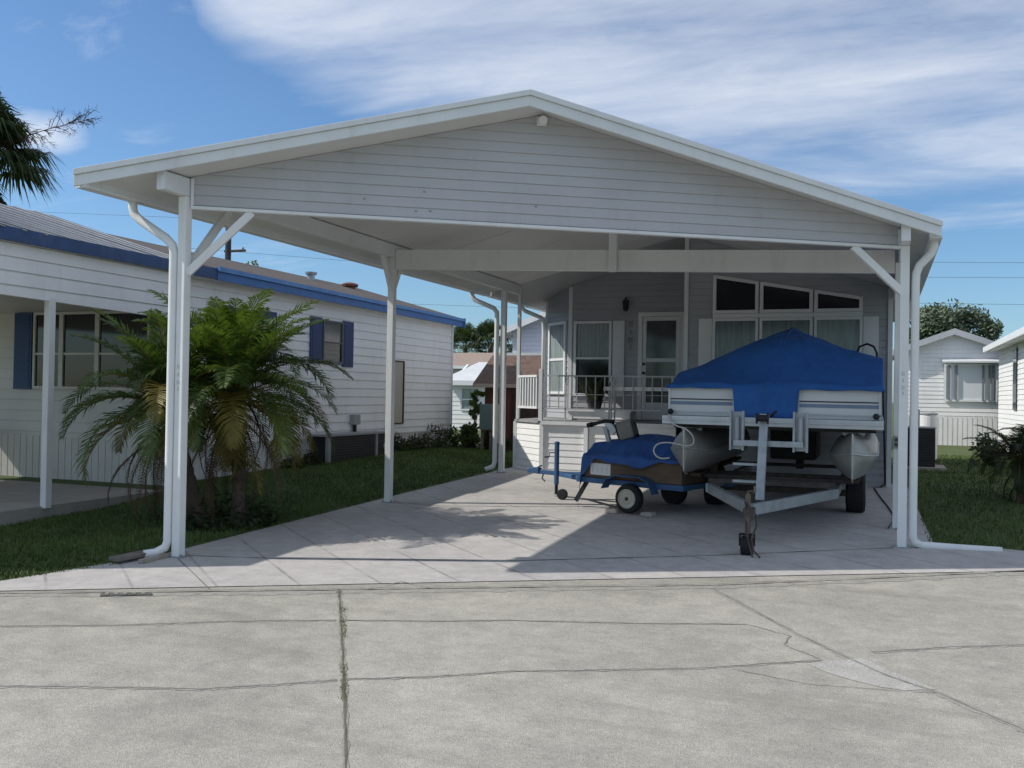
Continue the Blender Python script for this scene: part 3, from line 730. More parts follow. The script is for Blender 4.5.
s = MB(); s.lathe((-2.30,11.08,tz(-2.3,1.43)),(0,-1,0),[(0,.03),(.03,.035),(.05,.015)],10); s.lathe((-.03,11.08,tz(0,1.43)),(0,-1,0),[(0,.03),(.03,.035),(.05,.015)],10); s.build('navigation_light', BLKPL, bt)
# pontoons: round hull drawn out to an upright keel at the bow
def pontoon(xc):
    s = MB(); n = 24; zcn = tz(xc, .965); rad = .265; rings = []
    stations = [(11.02,.012,1.0,.20),(11.06,.14,1.0,.16),(11.14,.42,1.0,.11),(11.28,.74,1.0,.06),(11.48,.95,1.0,.02),(11.75,1.0,1.0,0),(12.1,1,1,0),(13.4,1,1,0),(14.9,1,1,0),(15.35,.8,.85,0),(15.4,.5,.6,0)]
    for y, wx, hz, lift in stations:
        vee = .62*smooth(12.0, 11.3, y)
        for k in range(n):
            a = 2*math.pi*k/n; ca, sa = math.cos(a), math.sin(a); cz = sa*rad*hz
            vx = math.copysign(max(0, 1-abs(sa)), ca); vv = vee*(1 if sa < 0 else .55)
            if cz < 0: cz = cz*(1-lift*.7)*(1+.06*vee)
            s.v.append(Vector((xc+(ca*(1-vv)+vx*vv)*rad*wx, y, zcn+cz+lift*.06)))
    for i in range(len(stations)-1):
        for k in range(n):
            k2 = (k+1) % n; s.f.append((i*n+k, i*n+k2, (i+1)*n+k2, (i+1)*n+k))
    s.f.append(tuple(range(n-1,-1,-1))); m = (len(stations)-1)*n; s.f.append(tuple(m+k for k in range(n)))
    p = s.build('pontoon', PONT, bt, shade=True)
    s = MB(); s.tube([(xc,11.0,zcn+.27),(xc,10.995,zcn+.1),(xc,11.012,zcn-.1),(xc,11.03,zcn-.225),(xc,11.14,zcn-.265),(xc,11.28,zcn-.277)], .009, 6)
    for sg in (-1,1):
        s.tube([(xc+sg*.006,11.0,zcn+.05),(xc+sg*.115,11.13,zcn+.03),(xc+sg*.20,11.28,zcn+.02),(xc+sg*.262,11.55,zcn+.015),(xc+sg*.268,12,zcn+.03),(xc+sg*.268,15,zcn+.03)],.008,6)
    s.build('keel_strip', ALU, p)
    s = MB()
    for y in (11.5,12.3,13.1,13.9,14.7): s.box((xc-.12,y,zcn+.235),(xc+.12,y+.07,tz(xc,1.24)))
    s.box((xc-.03,11.35,zcn+.2),(xc+.03,11.5,tz(xc,1.285))); s.build('bracket', ALU, p)
pontoon(-2.13); pontoon(-.27)
# canvas cover
def cover_top(x, y):
    e0 = 1.88; e1 = 2.09
    u = (x-XA)/(XB-XA); edge = e0+(e1-e0)*u
    def tent(px, py, h, wx0, wx1, wy0, wy1, pw):
        dx = (px-x)/wx0 if x < px else (x-px)/wx1; dy = (py-y)/wy0 if y < py else (y-py)/wy1
        d = math.hypot(dx, dy) if True else max(dx, dy); return h*max(0, 1-d)**pw
    ridge = tent(-1.07, 12.9, 2.56-edge, 1.5, 1.25, 3.5, 4.5, 1.3)
    fdrop = smooth(11.9, 11.07, y)
    z = edge+ridge
    zfront = 1.765+.01*math.sin(x*9)
    return z*(1-fdrop)+max(zfront, z-.42)*fdrop if y < 11.9 else z
s = MB(); nx, ny = 84, 72; y0, y1 = 11.07, 15.56
def wr(x, y):
    dx, dy = (x+1.07)/1.25, (y-12.9)/2.6; r = math.hypot(dx, dy); a = math.atan2(dy, dx)
    f = .020*smooth(.12,.5,r)*(1-.5*smooth(.7,1.1,r))*(1-abs(math.sin(a*5.5+.6*noise.noise(Vector((a*2,r,4))))))**3
    return f+.020*noise.noise(Vector((x*3.5,y*2.0,3)))+.012*noise.noise(Vector((x*2.2,y*7,8)))+.006*noise.noise(Vector((x*11,y*9,1)))
for j in range(ny+1):
    for i in range(nx+1):
        x = XA+.045+(XB-XA-.06)*i/nx; y = y0+(y1-y0)*j/ny; s.v.append(Vector((x, y, cover_top(x,y)+wr(x,y))))
Wn = nx+1
for j in range(ny):
    for i in range(nx): s.f.append((j*Wn+i, j*Wn+i+1, (j+1)*Wn+i+1, (j+1)*Wn+i))
# hanging sides
ring = [(i,0) for i in range(nx+1)]+[(nx,j) for j in range(1,ny+1)]+[(i,ny) for i in range(nx-1,-1,-1)]+[(0,j) for j in range(ny-1,0,-1)]
base = []; steps = 4
for (i, j) in ring:
    p = s.v[j*Wn+i]; x = p.x
    zb = tz(x,1.71)+.004*math.sin(x*14+p.y*9)+.004*noise.noise(Vector((x*5,p.y*5,1)))
    if j == 0:
        k = 1 if -1.565 < x < -.865 else 0; zb = zb*(1-k)+tz(x,1.36)*k
    n = Vector(((1 if i == nx else -1 if i == 0 else 0),(1 if j == ny else -1 if j == 0 else 0),0))
    row = [j*Wn+i]
    for t in range(1, steps+1):
        f = t/steps; q = Vector((p.x, p.y, p.z+(zb-p.z)*f))+n*(.018*f+.014*noise.noise(Vector((x*6,p.y*6,f*2))))
        s.v.append(q); row.append(len(s.v)-1)
    base.append(row)
for a, b in zip(base, base[1:]+base[:1]):
    for t in range(steps): s.f.append((a[t], a[t+1], b[t+1], b[t]))
cv = s.build('cover', COVER, bt, shade=True)
md = cv.modifiers.new('thickness','SOLIDIFY'); md.thickness = .003
s = MB()
for Y in (12.1, 13.6):
    s.tube([(XA+.06+(XB-XA-.1)*i/40, Y, cover_top(XA+.06+(XB-XA-.1)*i/40,Y)+wr(XA+.06+(XB-XA-.1)*i/40,Y)+.002) for i in range(41)], .006, 5)
s.tube([(-1.07, 11.10+1.8*i/30, cover_top(-1.07,11.10+1.8*i/30)+wr(-1.07,11.10+1.8*i/30)+.002) for i in range(31)], .006, 5)
s.build('seam', mat('blue_seam_tape',(.03,.13,.38),.7,.1,6), cv, shade=True)
s = MB(); s.tube([(.0-.0,14.3,tz(0,1.72)),(-.03,14.3,2.05),(-.04,14.3,2.28),(-.08,14.3,2.37),(-.17,14.3,2.41),(-.27,14.3,2.37),(-.31,14.3,2.28),(-.31,14.3,2.1)],.016,8); s.build('grab_rail', BLKPL, bt, shade=True)
s = MB(); s.obox((-1.17,15.2,0),Xv,Yv,Zv,(-.32,.32),(-.9,.35),(.72,1.22)); s.build('added_dark_pod', mat('dark_pod_metal',(.06,.06,.06),.6,.2,5,metal=.3), bt, bevel=.03)  # invented engine parts, added as dark blocks to darken the gap between pontoons
s = MB(); s.obox((-1.17,15.7,0),Xv,Yv,Zv,(-.17,.17),(-.12,.14),(1.25,1.62)); s.build('added_dark_cowl', BLKPL, bt, bevel=.05)
s = MB(); s.obox((-1.17,15.7,0),Xv,Yv,Zv,(-.06,.06),(-.1,.1),(.5,1.25)); s.build('added_dark_leg', BLKPL, bt, bevel=.02)
def curve(pts, sub=5):
    pts = [Vector(p) for p in pts]; out = []
    for i in range(len(pts)-1):
        p0, p1, p2, p3 = pts[max(i-1,0)], pts[i], pts[i+1], pts[min(i+2,len(pts)-1)]
        for k in range(sub):
            t = k/sub; out.append(.5*((2*p1)+(p2-p0)*t+(2*p0-5*p1+4*p2-p3)*t*t+(3*p1-p0-3*p2+p3)*t**3))
    return out+[pts[-1]]
rp = thing('mooring_rope', 'pale rope looped over the nose of the left pontoon', 'rope', (-2.1,11,1.2))
s = MB(); s.tube(curve([(-2.30,10.99,1.40),(-2.28,10.95,1.33),(-2.20,10.92,1.27),(-2.10,10.92,1.24),(-2.02,10.93,1.17),(-2.0,10.94,1.09),(-2.04,10.95,1.045),(-2.15,10.95,1.04)]),.009,6)
s.tube(curve([(-2.15,10.95,1.05),(-2.3,10.95,1.07),(-2.42,10.94,1.05),(-2.47,10.94,.98),(-2.44,10.94,.91),(-2.37,10.95,.88),(-2.29,10.98,.89)]),.009,6)
s.build('rope', ROPE, rp, shade=True)

# boat trailer
tr = thing('boat_trailer', 'galvanised boat trailer with winch post under the pontoon boat', 'trailer', (-1.17,11,.1))
AX = -1.17; FZ = .52
s = MB(); s.bar((AX,9.55,FZ-.02),(AX-.70,11.25,FZ+.02),.06,.11); s.bar((AX,9.55,FZ-.02),(AX+.72,11.30,FZ+.02),.06,.11)
s.bar((AX-.70,11.2,FZ+.02),(AX-.70,15.0,FZ+.02),.06,.10); s.bar((AX+.72,11.25,FZ+.02),(AX+.72,15.0,FZ+.02),.06,.10); s.build('frame', GALV, tr, bevel=.004)
for y, w in ((11.3,.72),(12.0,.9),(12.6,.98),(14.6,.98)):
    s = MB(); s.box((AX-w,y,FZ+.075),(AX+w,y+.06,FZ+.125)); s.build('cross_member', RUST, tr, bevel=.003)
for x in (-2.08,-.27):
    s = MB(); s.box((x-.06,11.5,FZ+.127),(x+.06,15.2,FZ+.165)); s.build('bunk', DKWOOD, tr)
s = MB(); s.bar((AX+.03,10.02,FZ+.03),(AX+.05,10.15,1.44),.085,.085); wp = s.build('winch_post', GALV, tr, bevel=.004)
s = MB(); s.lathe((AX-.02,10.03,1.40),(1,0,0),[(0,.06),(.015,.06),(.016,.035),(.11,.035),(.111,.06),(.126,.06)],14); s.bar((AX+.13,10.03,1.42),(AX+.19,9.95,1.48),.02,.02); s.build('winch', BLKPL, wp)
s = MB(); s.box((AX-.26,10.08,.90),(AX-.01,10.14,.925)); s.box((AX-.26,10.08,.72),(AX-.01,10.14,.745)); s.build('step', GALV, wp)
s = MB(); s.box((AX-.27,10.16,1.10),(AX+.44,10.21,1.16)); s.build('bow_stop_bar', GALV, tr, bevel=.003)
for x in (AX-.24, AX+.41):
    s = MB(); s.box((x-.075,10.18,1.05),(x-.055,10.26,1.47)); s.box((x+.055,10.18,1.05),(x+.075,10.26,1.47)); s.box((x-.055,10.245,1.06),(x+.055,10.256,1.46)); bg = s.build('bow_guide', GALV, tr)
    s = MB(); s.lathe((x,10.215,1.10),(0,0,1),[(0,.02),(.01,.028),(.30,.028),(.31,.02)],12); s.build('roller', mat('pale_roller',(.33,.35,.37),.5,.1,6), bg)
s = MB(); s.bar((AX,9.62,.50),(AX,9.34,.49),.08,.06); s.lathe((AX,9.30,.47),(0,0,1),[(0,.05),(.06,.05),(.09,.02)],12); s.bar((AX,9.40,.53),(AX-.03,9.36,.60),.03,.02); s.build('coupler', RUST, tr)
s = MB(); s.tube([(AX-.02,9.47,.23),(AX-.02,9.47,.66)],.028,10); s.tube([(AX-.02,9.47,.66),(AX-.02,9.47,.69),(AX+.05,9.42,.70)],.012,6); s.bar((AX+.05,9.42,.68),(AX+.05,9.42,.75),.022,.022)
jk = s.build('jack', mat('jack_steel',(.16,.13,.10),.4,.3,10,metal=.6), tr)
s = MB(); s.lathe((AX-.08,9.47,.155),(1,0,0),[(0,.085),(.01,.098),(.1,.098),(.11,.085)],16); s.bar((AX-.095,9.47,.155),(AX-.095,9.47,.27),.012,.05); s.bar((AX+.045,9.47,.155),(AX+.045,9.47,.27),.012,.05); s.box((AX-.1,9.44,.26),(AX+.05,9.50,.275)); s.build('jack_wheel', BLACK, jk)
s = MB(); s.tube([(AX+.05,9.5,.47),(AX+.07,9.42,.36),(AX+.03,9.36,.24),(AX+.06,9.33,.13),(AX+.12,9.3,.075)],.009,6); s.tube([(AX-.04,9.5,.47),(AX-.02,9.38,.30),(AX+.02,9.34,.16),(AX+.05,9.30,.075)],.009,6); s.build('safety_chain', RUST, tr)
for x in (-2.07,-.27):
    z0 = gh(x,12.95); s = MB(); s.lathe((x-.12,12.95,z0+.27),(1,0,0),[(0,.17),(.005,.24),(.03,.265),(.12,.272),(.21,.265),(.235,.24),(.24,.17)],28); w = s.build('wheel', BLACK, tr, shade=False)
    s = MB(); s.lathe((x-.125,12.95,z0+.27),(1,0,0),[(0,.05),(.002,.16),(.25,.16),(.255,.05)],18); s.build('rim', GALV, w)
s = MB(); s.box((-2.2,12.92,.36),(-.14,12.98,.44)); s.build('axle', RUST, tr)

# ------------------------------------------------------------------ small utility trailer, tarp and motor
ang = R(-15); D = Vector((math.cos(ang),math.sin(ang),0)); SD = Vector((math.sin(ang),-math.cos(ang),0))     # D along, SD toward the street
nose = R(.8)
AC = Vector((-2.75,12.16,gh(-2.75,12.16)+.19))
Dn = (D*math.cos(nose)-Zv*math.sin(nose)).normalized(); Up = SD.cross(Dn)*-1
Up = Up if Up.z > 0 else -Up
ut = thing('utility_trailer', 'small blue utility trailer with brown wooden sides and a jack wheel', 'trailer', (AC.x,AC.y,.13))
s = MB(); s.obox(AC,Dn,SD,Up,(-.80,.66),(.50,.55),(.14,.21)); s.obox(AC,Dn,SD,Up,(-.95,.90),(-.55,-.50),(.14,.21)); s.obox(AC,Dn,SD,Up,(-.84,-.801),(-.55,.55),(.14,.21)); s.obox(AC,Dn,SD,Up,(.661,.70),(-.55,.55),(.14,.21)); s.obox(AC,Dn,SD,Up,(-1.30,.2),(-.035,.035),(.13,.20))
s.bar(AC-Dn*.78+SD*.45+Up*.17, AC-Dn*1.5+Up*.16, .05, .06); s.bar(AC-Dn*.78-SD*.45+Up*.17, AC-Dn*1.5+Up*.16, .05, .06); s.bar(AC-Dn*1.3+Up*.165, AC-Dn*1.86+Up*.165, .06,.06)
s.build('frame', TRBLUE, ut, bevel=.004)
s = MB(); c0 = AC-Dn*1.86+Up*.165; s.obox(c0,Dn,SD,Up,(-.10,.06),(-.045,.045),(-.02,.055)); s.obox(c0,Dn,SD,Up,(-.14,-.101),(-.035,.035),(-.03,.03)); s.bar(c0+Up*.05,c0+Dn*.09+Up*.09,.03,.02); s.build('coupler', TRBLUE, ut, bevel=.006)
s = MB(); s.tube([c0+Dn*.12-Up*.03, c0+Dn*.10-Up*.09, c0+Dn*.15-Up*.13],.012,6); s.build('safety_chain', RUST, ut)
def side(v0, v1, u0=-.70, u1=.64, nm='side_panel'):
    s = MB(); s.obox(AC,Dn,SD,Up,(u0,u1),(v0,v1),(.215,.50)); return s.build(nm, PLY, ut, bevel=.003)
sp_ = side(.50,.525); side(-.525,-.50)
s = MB(); s.obox(AC,Dn,SD,Up,(-.725,-.701),(-.525,.525),(.215,.50)); s.build('front_panel', PLY, ut)
s = MB(); s.obox(AC,Dn,SD,Up,(.641,.665),(-.525,.525),(.215,.50)); s.build('tailgate', PLY, ut)
s = MB(); s.obox(AC,Dn,SD,Up,(-.69,.63),(-.49,.49),(.19,.214)); s.build('floor', PLY, ut)
s = MB(); s.obox(AC,Dn,SD,Up,(-.64,-.34),(.5255,.5275),(.25,.40)); lb = s.build('plate', mat('white_plate',(.68,.68,.66),.5,.06,6), sp_)
s = MB()
for k in range(4): s.obox(AC,Dn,SD,Up,(-.61+k*.07,-.595+k*.07),(.528,.5285),(.28,.36))
s.build('worn_print', mat('faint_grey_print',(.55,.555,.57),.6,.1,9), lb)
def wheel(v):
    c = AC+SD*v; s = MB(); s.lathe(c-SD*.065,SD,[(0,.121),(.004,.166),(.025,.181),(.065,.185),(.105,.181),(.126,.166),(.13,.123)],30)
    w = s.build('wheel', BLACK, ut)
    s = MB(); sg = 1 if v > 0 else -1
    s.lathe(c+SD*sg*.02,SD*sg,[(0,.122),(.060,.122),(.064,.114),(.05,.11),(.046,.07),(.054,.06),(.054,.045)],24); rm = s.build('rim', RIM, w)
    s = MB(); s.lathe(c+SD*sg*.05,SD*sg,[(0,.026),(.03,.024),(.04,.014)],12)
    for k in range(4):
        a = k*math.pi/2+.4; q = c+SD*sg*.05+(Dn*math.cos(a)+Up*math.sin(a))*.046; s.lathe(q,SD*sg,[(0,.016),(.008,.016),(.009,.01),(.02,.01)],8)
    s.build('hub', RUST, rm)
wheel(.62); wheel(-.62)
for sg in (1,-1):
    s = MB(); prof = [(-.36,.10),(-.30,.22),(-.18,.275),(.18,.275),(.30,.22),(.36,.08)]
    lo, hi = (.53,.72) if sg > 0 else (-.72,-.53)
    for (a, b), (c, d) in zip(prof[:-1], prof[1:]):
        s.hexa([AC+Dn*a+SD*lo+Up*b,AC+Dn*c+SD*lo+Up*d,AC+Dn*c+SD*hi+Up*d,AC+Dn*a+SD*hi+Up*b,AC+Dn*a+SD*lo+Up*(b+.01),AC+Dn*c+SD*lo+Up*(d+.01),AC+Dn*c+SD*hi+Up*(d+.01),AC+Dn*a+SD*hi+Up*(b+.01)])
    s.build('fender', TRBLUE, ut)
# tongue jack
J = AC-Dn*1.47+Up*.16+SD*.07; gz = gh(J.x,J.y)
s = MB(); s.tube([(J.x,J.y,.36),(J.x,J.y,.93)],.034,12); s.lathe((J.x,J.y,.93),(0,0,1),[(0,.04),(.02,.036),(.03,.01)],12); uj = s.build('jack', TRBLUE, ut, shade=False)
s = MB(); s.tube([(J.x,J.y,.80),(J.x-.10,J.y-.02,.80),(J.x-.11,J.y-.02,.74)],.009,6); s.bar((J.x-.11,J.y-.02,.74),(J.x-.17,J.y-.03,.735),.022,.022); s.build('crank', RUST, uj)
s = MB(); s.tube([(J.x,J.y,.22),(J.x,J.y,.37)],.024,10); s.tube([(J.x,J.y,.27),(J.x+.05,J.y,.20),(J.x+.09,J.y,gz+.075)],.015,6); s.build('jack_leg', BLKPL, uj)
s = MB(); s.lathe((J.x+.09,J.y-.03,gz+.085),(0,1,0),[(0,.06),(.006,.075),(.05,.075),(.056,.06)],18); s.build('jack_wheel', BLACK, uj)
s = MB(); s.bar(AC-Dn*.72+SD*.48+Up*.14, AC-Dn*.88+SD*.48-Up*.12,.04,.05); s.build('stabiliser_leg', BLKPL, ut)
for k, (du, lab) in enumerate(((-.23,'pale wooden chock wedged in front of the small trailer wheel'),(.27,'weathered stone chock behind the small trailer wheel'))):
    c = AC+Dn*du+SD*.64; z = gh(c.x,c.y)+.012; s = MB(); a = Vector((c.x,c.y,z)); w = .09
    s.prism([a-D*w-SD*.06,a+D*w-SD*.06,a+D*w*.9-SD*.06+Zv*.055,a-D*w*.6-SD*.06+Zv*.05], SD*.13)
    tag(s.build('wheel_chock', mat('pale_wood_block',(.50,.42,.34),.8,.2,8) if k == 0 else mat('pale_stone_block',(.34,.32,.29),.85,.2,9), None, bevel=.006, org=a), lab, 'chock', 'chocks at the small trailer wheel')
# tarp draped over the load
tp = MB(); nu, nv = 76, 48
def load_top(u, v):   # heap under the tarp
    h = .56+.17*math.exp(-((u+.15)/.6)**2)*math.exp(-(v/.55)**2)+.10*math.exp(-((u-.35)/.4)**2-(v/.4)**2)
    return h
us = [-.83+i*1.59/nu for i in range(nu+1)]; vs = [-.68+j*1.36/nv for j in range(nv+1)]
def edge_drop(u):   # how far down the near side it hangs
    return .10+.03*math.sin(u*5+1)+.015*math.sin(u*13)-.05*smooth(-.1,.75,u)+.22*smooth(-.50,-.76,u)
for j, v in enumerate(vs):
    for i, u in enumerate(us):
        uc = max(-.74, min(.69, u)); vc = max(-.545, min(.545, v)); z = load_top(uc, vc); nrm = .040*noise.noise(Vector((u*3.2,v*3.2,2)))+.028*abs(noise.noise(Vector((u*6+v*3,v*6,5))))+.010*noise.noise(Vector((u*15,v*15,7)))
        du = max(0, -u-.74)/.09; dv = max(0, abs(v)-.545)/.135
        ed = smooth(.25,.56,abs(v)); z = z*(1-ed)+.505*ed+.01
        z -= edge_drop(u)*dv*(1 if v > 0 else .8)
        if u < -.74: z -= .40*((-.74-u)/.09)*(1 if v > -.3 else .6)
        uu = uc-(.012+.02*du if u < -.72 else 0); vv = vc+(.012+.035*dv+.02*noise.noise(Vector((u*6,0,3)))*dv)*(1 if v > 0 else -1)*(1 if dv > 0 else .0)
        tp.v.append(AC+Dn*uu+SD*vv+Up*(z+nrm))
Wt = nu+1
for j in range(nv):
    for i in range(nu): tp.f.append((j*Wt+i, j*Wt+i+1, (j+1)*Wt+i+1, (j+1)*Wt+i))
t = tp.build('tarp', TARP, None, shade=True, org=(AC.x,AC.y,.7)); tag(t, 'crumpled blue tarp draped over the small trailer load', 'tarp'); md = t.modifiers.new('thickness','SOLIDIFY'); md.thickness = .003
# outboard motor poking out of the tarp
om = thing('outboard_motor', 'small grey outboard motor with black tiller lying on the tarped trailer', 'motor', (-3.2,12.3,1.1))
mo = Vector((-3.17,12.1,1.10)); ax = Vector((.30,-.05,-.95)).normalized()
a1 = Vector((.95,.1,.30)).normalized(); a2 = ax.cross(a1).normalized(); a1 = a2.cross(ax).normalized(); mc = mo+Vector((.06,0,.05))
s = MB(); s.obox(mc,a1,a2,ax,(-.10,.11),(-.09,.09),(-.13,.12)); s.build('cowl', MOTOR, om, bevel=.03)
s = MB(); s.obox(mc,a1,a2,ax,(.1105,.15),(-.08,.08),(-.10,.10)); s.build('recoil_cover', BLKPL, om, bevel=.008); s = MB(); s.obox(mc,a1,a2,ax,(-.118,-.1005),(-.07,.07),(-.12,.08)); s.build('back_plate', BLKPL, om, bevel=.008)
s = MB(); s.bar(mo+Vector((-.08,0,.02)), mo+Vector((-.20,.01,.16)),.05,.09); s.bar(mo+Vector((-.15,-.02,-.12)), mo+Vector((-.22,0,.10)),.06,.05); s.build('bracket', ALU, om, bevel=.005)
s = MB(); s.tube([mo+Vector((-.10,0,.16)),mo+Vector((-.22,0,.17)),mo+Vector((-.32,0,.145)),mo+Vector((-.40,0,.12))],[.03,.028,.024,.03],10); s.tube([mo+Vector((-.40,0,.12)),mo+Vector((-.47,0,.105))],[.036,.03],10); s.build('tiller', BLKPL, om, shade=True)
s = MB(); s.tube([mo+Vector((.05,0,.0)), mo+Vector((.12,-.02,-.28))],.04,10); s.build('shaft', MOTOR, om)

# cords
s = MB(); s.tube([(.02,14.6,1.95),(.05,15.2,1.7),(.07,15.7,1.2),(.09,15.85,.6),(.10,15.88,.30),(.02,15.86,.24),(-.08,15.82,.225)],.014,6)
tag(s.build('hose', BLKPL, None, shade=True, org=(.05,15.6,.3)), 'black hose hanging from the boat beside the house corner', 'hose')
s = MB(); P_ = [ground_at(*p) for p in ((874,489),(880,498),(888,508),(894,517),(893,523),(889,529),(900,531))]; s.tube([(p.x,p.y,p.z+.02) for p in P_],.010,6)
tag(s.build('extension_cord', BLKPL, None, shade=True, org=P_[3]), 'thin black cord lying on the driveway by the right post', 'cord')
s = MB(); a = ground_at(113,565); b = ground_at(163,555.5); s.bar((a.x,a.y,gh(a.x,a.y)+.05),(b.x,b.y,gh(b.x,b.y)+.06),.14,.035)
tag(s.build('splash_board', WEATHER, None, bevel=.004, org=a), 'weathered board lying in the grass below the left downspout', 'board')
s = MB(); a = ground_at(140,565); b = ground_at(168,558); s.bar((a.x,a.y,gh(a.x,a.y)+.03),(b.x,b.y,gh(b.x,b.y)+.03),.05,.04)
tag(s.build('edging_board', mat('pale_weathered_board',(.33,.29,.24),.85,.25,8), None, bevel=.004, org=a), 'short pale board beside the grass edge at the left post', 'board')
s = MB(); q = [ground_at(*p) for p in ((101,594.6),(151,593.8),(152,596.4),(100,597.4))]; s.prism([(p.x,p.y,GS*(p.y-GY)+.003) for p in reversed(q)],(0,0,.012)); gc = s.build('drain_cover', mat('dark_iron_cover',(.13,.13,.12),.7,.3,9,metal=.3), None, org=q[0])
tag(gc, 'small dark iron drain cover at the road edge', 'drain cover')
s = MB()
for k in range(5):
    f = (k+.7)/5.6; a = q[0].lerp(q[1],f); b = q[3].lerp(q[2],f); a.z = GS*(a.y-GY)+.0175; b.z = GS*(b.y-GY)+.0175; s.bar(a.lerp(b,.2),a.lerp(b,.8),.03,.004)
s.build('slot', CRACK, gc)

# ------------------------------------------------------------------ left neighbour house
lh = thing('neighbour_house', 'white sided home with blue eaves and shutters left of the carport', 'house', (-10.5,14,.2))
A0, A1 = Vector((-9.36,10.72,0)), Vector((-9.46,20.25,0)); Ul = (A1-A0).normalized(); Nl = Vector((Ul.y,-Ul.x,0)); Ll = (A1-A0).length
s = MB(); s.siding([(0,.79),(Ll,.74),(Ll,3.24),(0,3.24)], A0, Ul, Nl, .16, .018, z0=.70); s.prism([A0+Zv*.7-Nl*.003,A1+Zv*.7-Nl*.003,A1+Zv*3.24-Nl*.003,A0+Zv*3.24-Nl*.003],-Nl*.08); s.build('wall', NSID, lh)
s = MB(); s.ribbed(0,Ll,.1,.1,.785,.735,A0-Nl*.02,Ul,Nl,.15,.012,.008); s.prism([A0+Zv*.1-Nl*.024,A1+Zv*.1-Nl*.024,A1+Zv*.73-Nl*.024,A0+Zv*.78-Nl*.024],-Nl*.05); s.build('skirting', SKIRT, lh)
s = MB(); s.obox(A0,Ul,Nl,Zv,(0,Ll),(-.01,.022),(.735,.765)); s.build('skirt_trim', mat('weathered_trim',(.5,.5,.49),.6,.1,4), lh)
s = MB(); s.box((-15,10.72,.1),(-9.4,10.78,.79)); s.siding([(0,.92),(5.64,.80),(5.64,2.9),(0,2.9)],(-15,10.74,0),Xv,Nf,.16,.018,z0=.75); s.build('wall', CREAM, lh)
s = MB(); s.ribbed(0,5.62,.1,.1,.92,.80,(-15,10.72,0),Xv,Nf,.13,.012,.008); s.build('skirting', CREAM, lh)
s = MB(); s.box((-15,20.2,.1),(-9.5,20.25,3.3)); s.prism([(-15,20.2,3.3),(-9.5,20.2,3.3),(-12.1,20.2,3.95),(-15,20.2,4.0)],(0,.05,0)); s.build('wall', NSID, lh)
s = MB(); s.obox(A0,Ul,Nl,Zv,(Ll-.07,Ll+.01),(-.05,.03),(.2,3.22)); s.build('corner_trim', TRIM, lh)
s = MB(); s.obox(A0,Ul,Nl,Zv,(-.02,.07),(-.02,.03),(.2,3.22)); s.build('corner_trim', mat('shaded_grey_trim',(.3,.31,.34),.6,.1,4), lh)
# roof
def ex(Y): return -9.08-.016*(Y-7.5)
def roofp(y0, y1, y0b, zadd, m, nm, ribs=False):
    s = MB(); xr = -12.2; zr = lambda: 4.31-zadd*4; ze = 3.365+zadd
    a, b = Vector((ex(y0)+.02,y0,ze)), Vector((ex(y1)+.02,y1,ze)); c, d = Vector((xr,y1,zr())), Vector((xr,y0b,zr()))
    e, f = Vector((-15.2,y1,ze)), Vector((-15.2,y0b-1.6,ze))
    for q in ((a,b,c,d),(d,c,e,f)): s.prism([v-Zv*.05 for v in q],(0,0,.05))
    s2 = MB(); rj = random.Random(4)
    if ribs:
        k = 0; y = y0+.05
        while y < y1:
            t = (y-y0)/(y1-y0); p0 = a.lerp(b,t); p1 = d.lerp(c,t); s2.bar(p0+Zv*.008+Xv*rj.uniform(-.03,.03),p1+Zv*.008,.07,.012); y += .30
    o_ = s.build(nm, m, lh)
    if ribs: s2.build('roof_rib', mat('grey_roof_rib',(.46,.47,.48),.45,.2,5,dirt=.4), o_)
    return o_
roofp(5.75,11.15,4.2,0,PAN,'metal_roof',True)
roofp(11.17,20.42,11.17,.025,SHING,'shingle_roof')
s = MB()
for y0, y1, m in ((5.75,11.3,0),): s.prism([(ex(y0),y0,3.23),(ex(y1),y1,3.23),(ex(y1),y1,3.385),(ex(y0),y0,3.385)],(.03,0,0))
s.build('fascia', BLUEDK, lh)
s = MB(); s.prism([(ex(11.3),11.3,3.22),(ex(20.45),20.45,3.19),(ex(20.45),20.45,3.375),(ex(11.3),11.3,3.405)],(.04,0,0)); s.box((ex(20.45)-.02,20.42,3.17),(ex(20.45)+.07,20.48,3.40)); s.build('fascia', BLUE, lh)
s = MB(); s.prism([(-9.08,5.75,3.225),(ex(20.4),20.4,3.225),(-9.6,20.4,3.225),(-9.6,5.75,3.225)],(0,0,.006)); s.build('soffit', TRIM, lh)
s = MB(); s.prism([(ex(11.3)+.041,11.3,3.345),(ex(20.45)+.041,20.45,3.32),(ex(20.45)+.041,20.45,3.385),(ex(11.3)+.041,11.3,3.415)],(.035,0,0)); s.build('gutter', mat('light_blue_gutter',(.09,.22,.46),.5,.2,4,dirt=.3,dirtc=(.25,.3,.35)), lh)
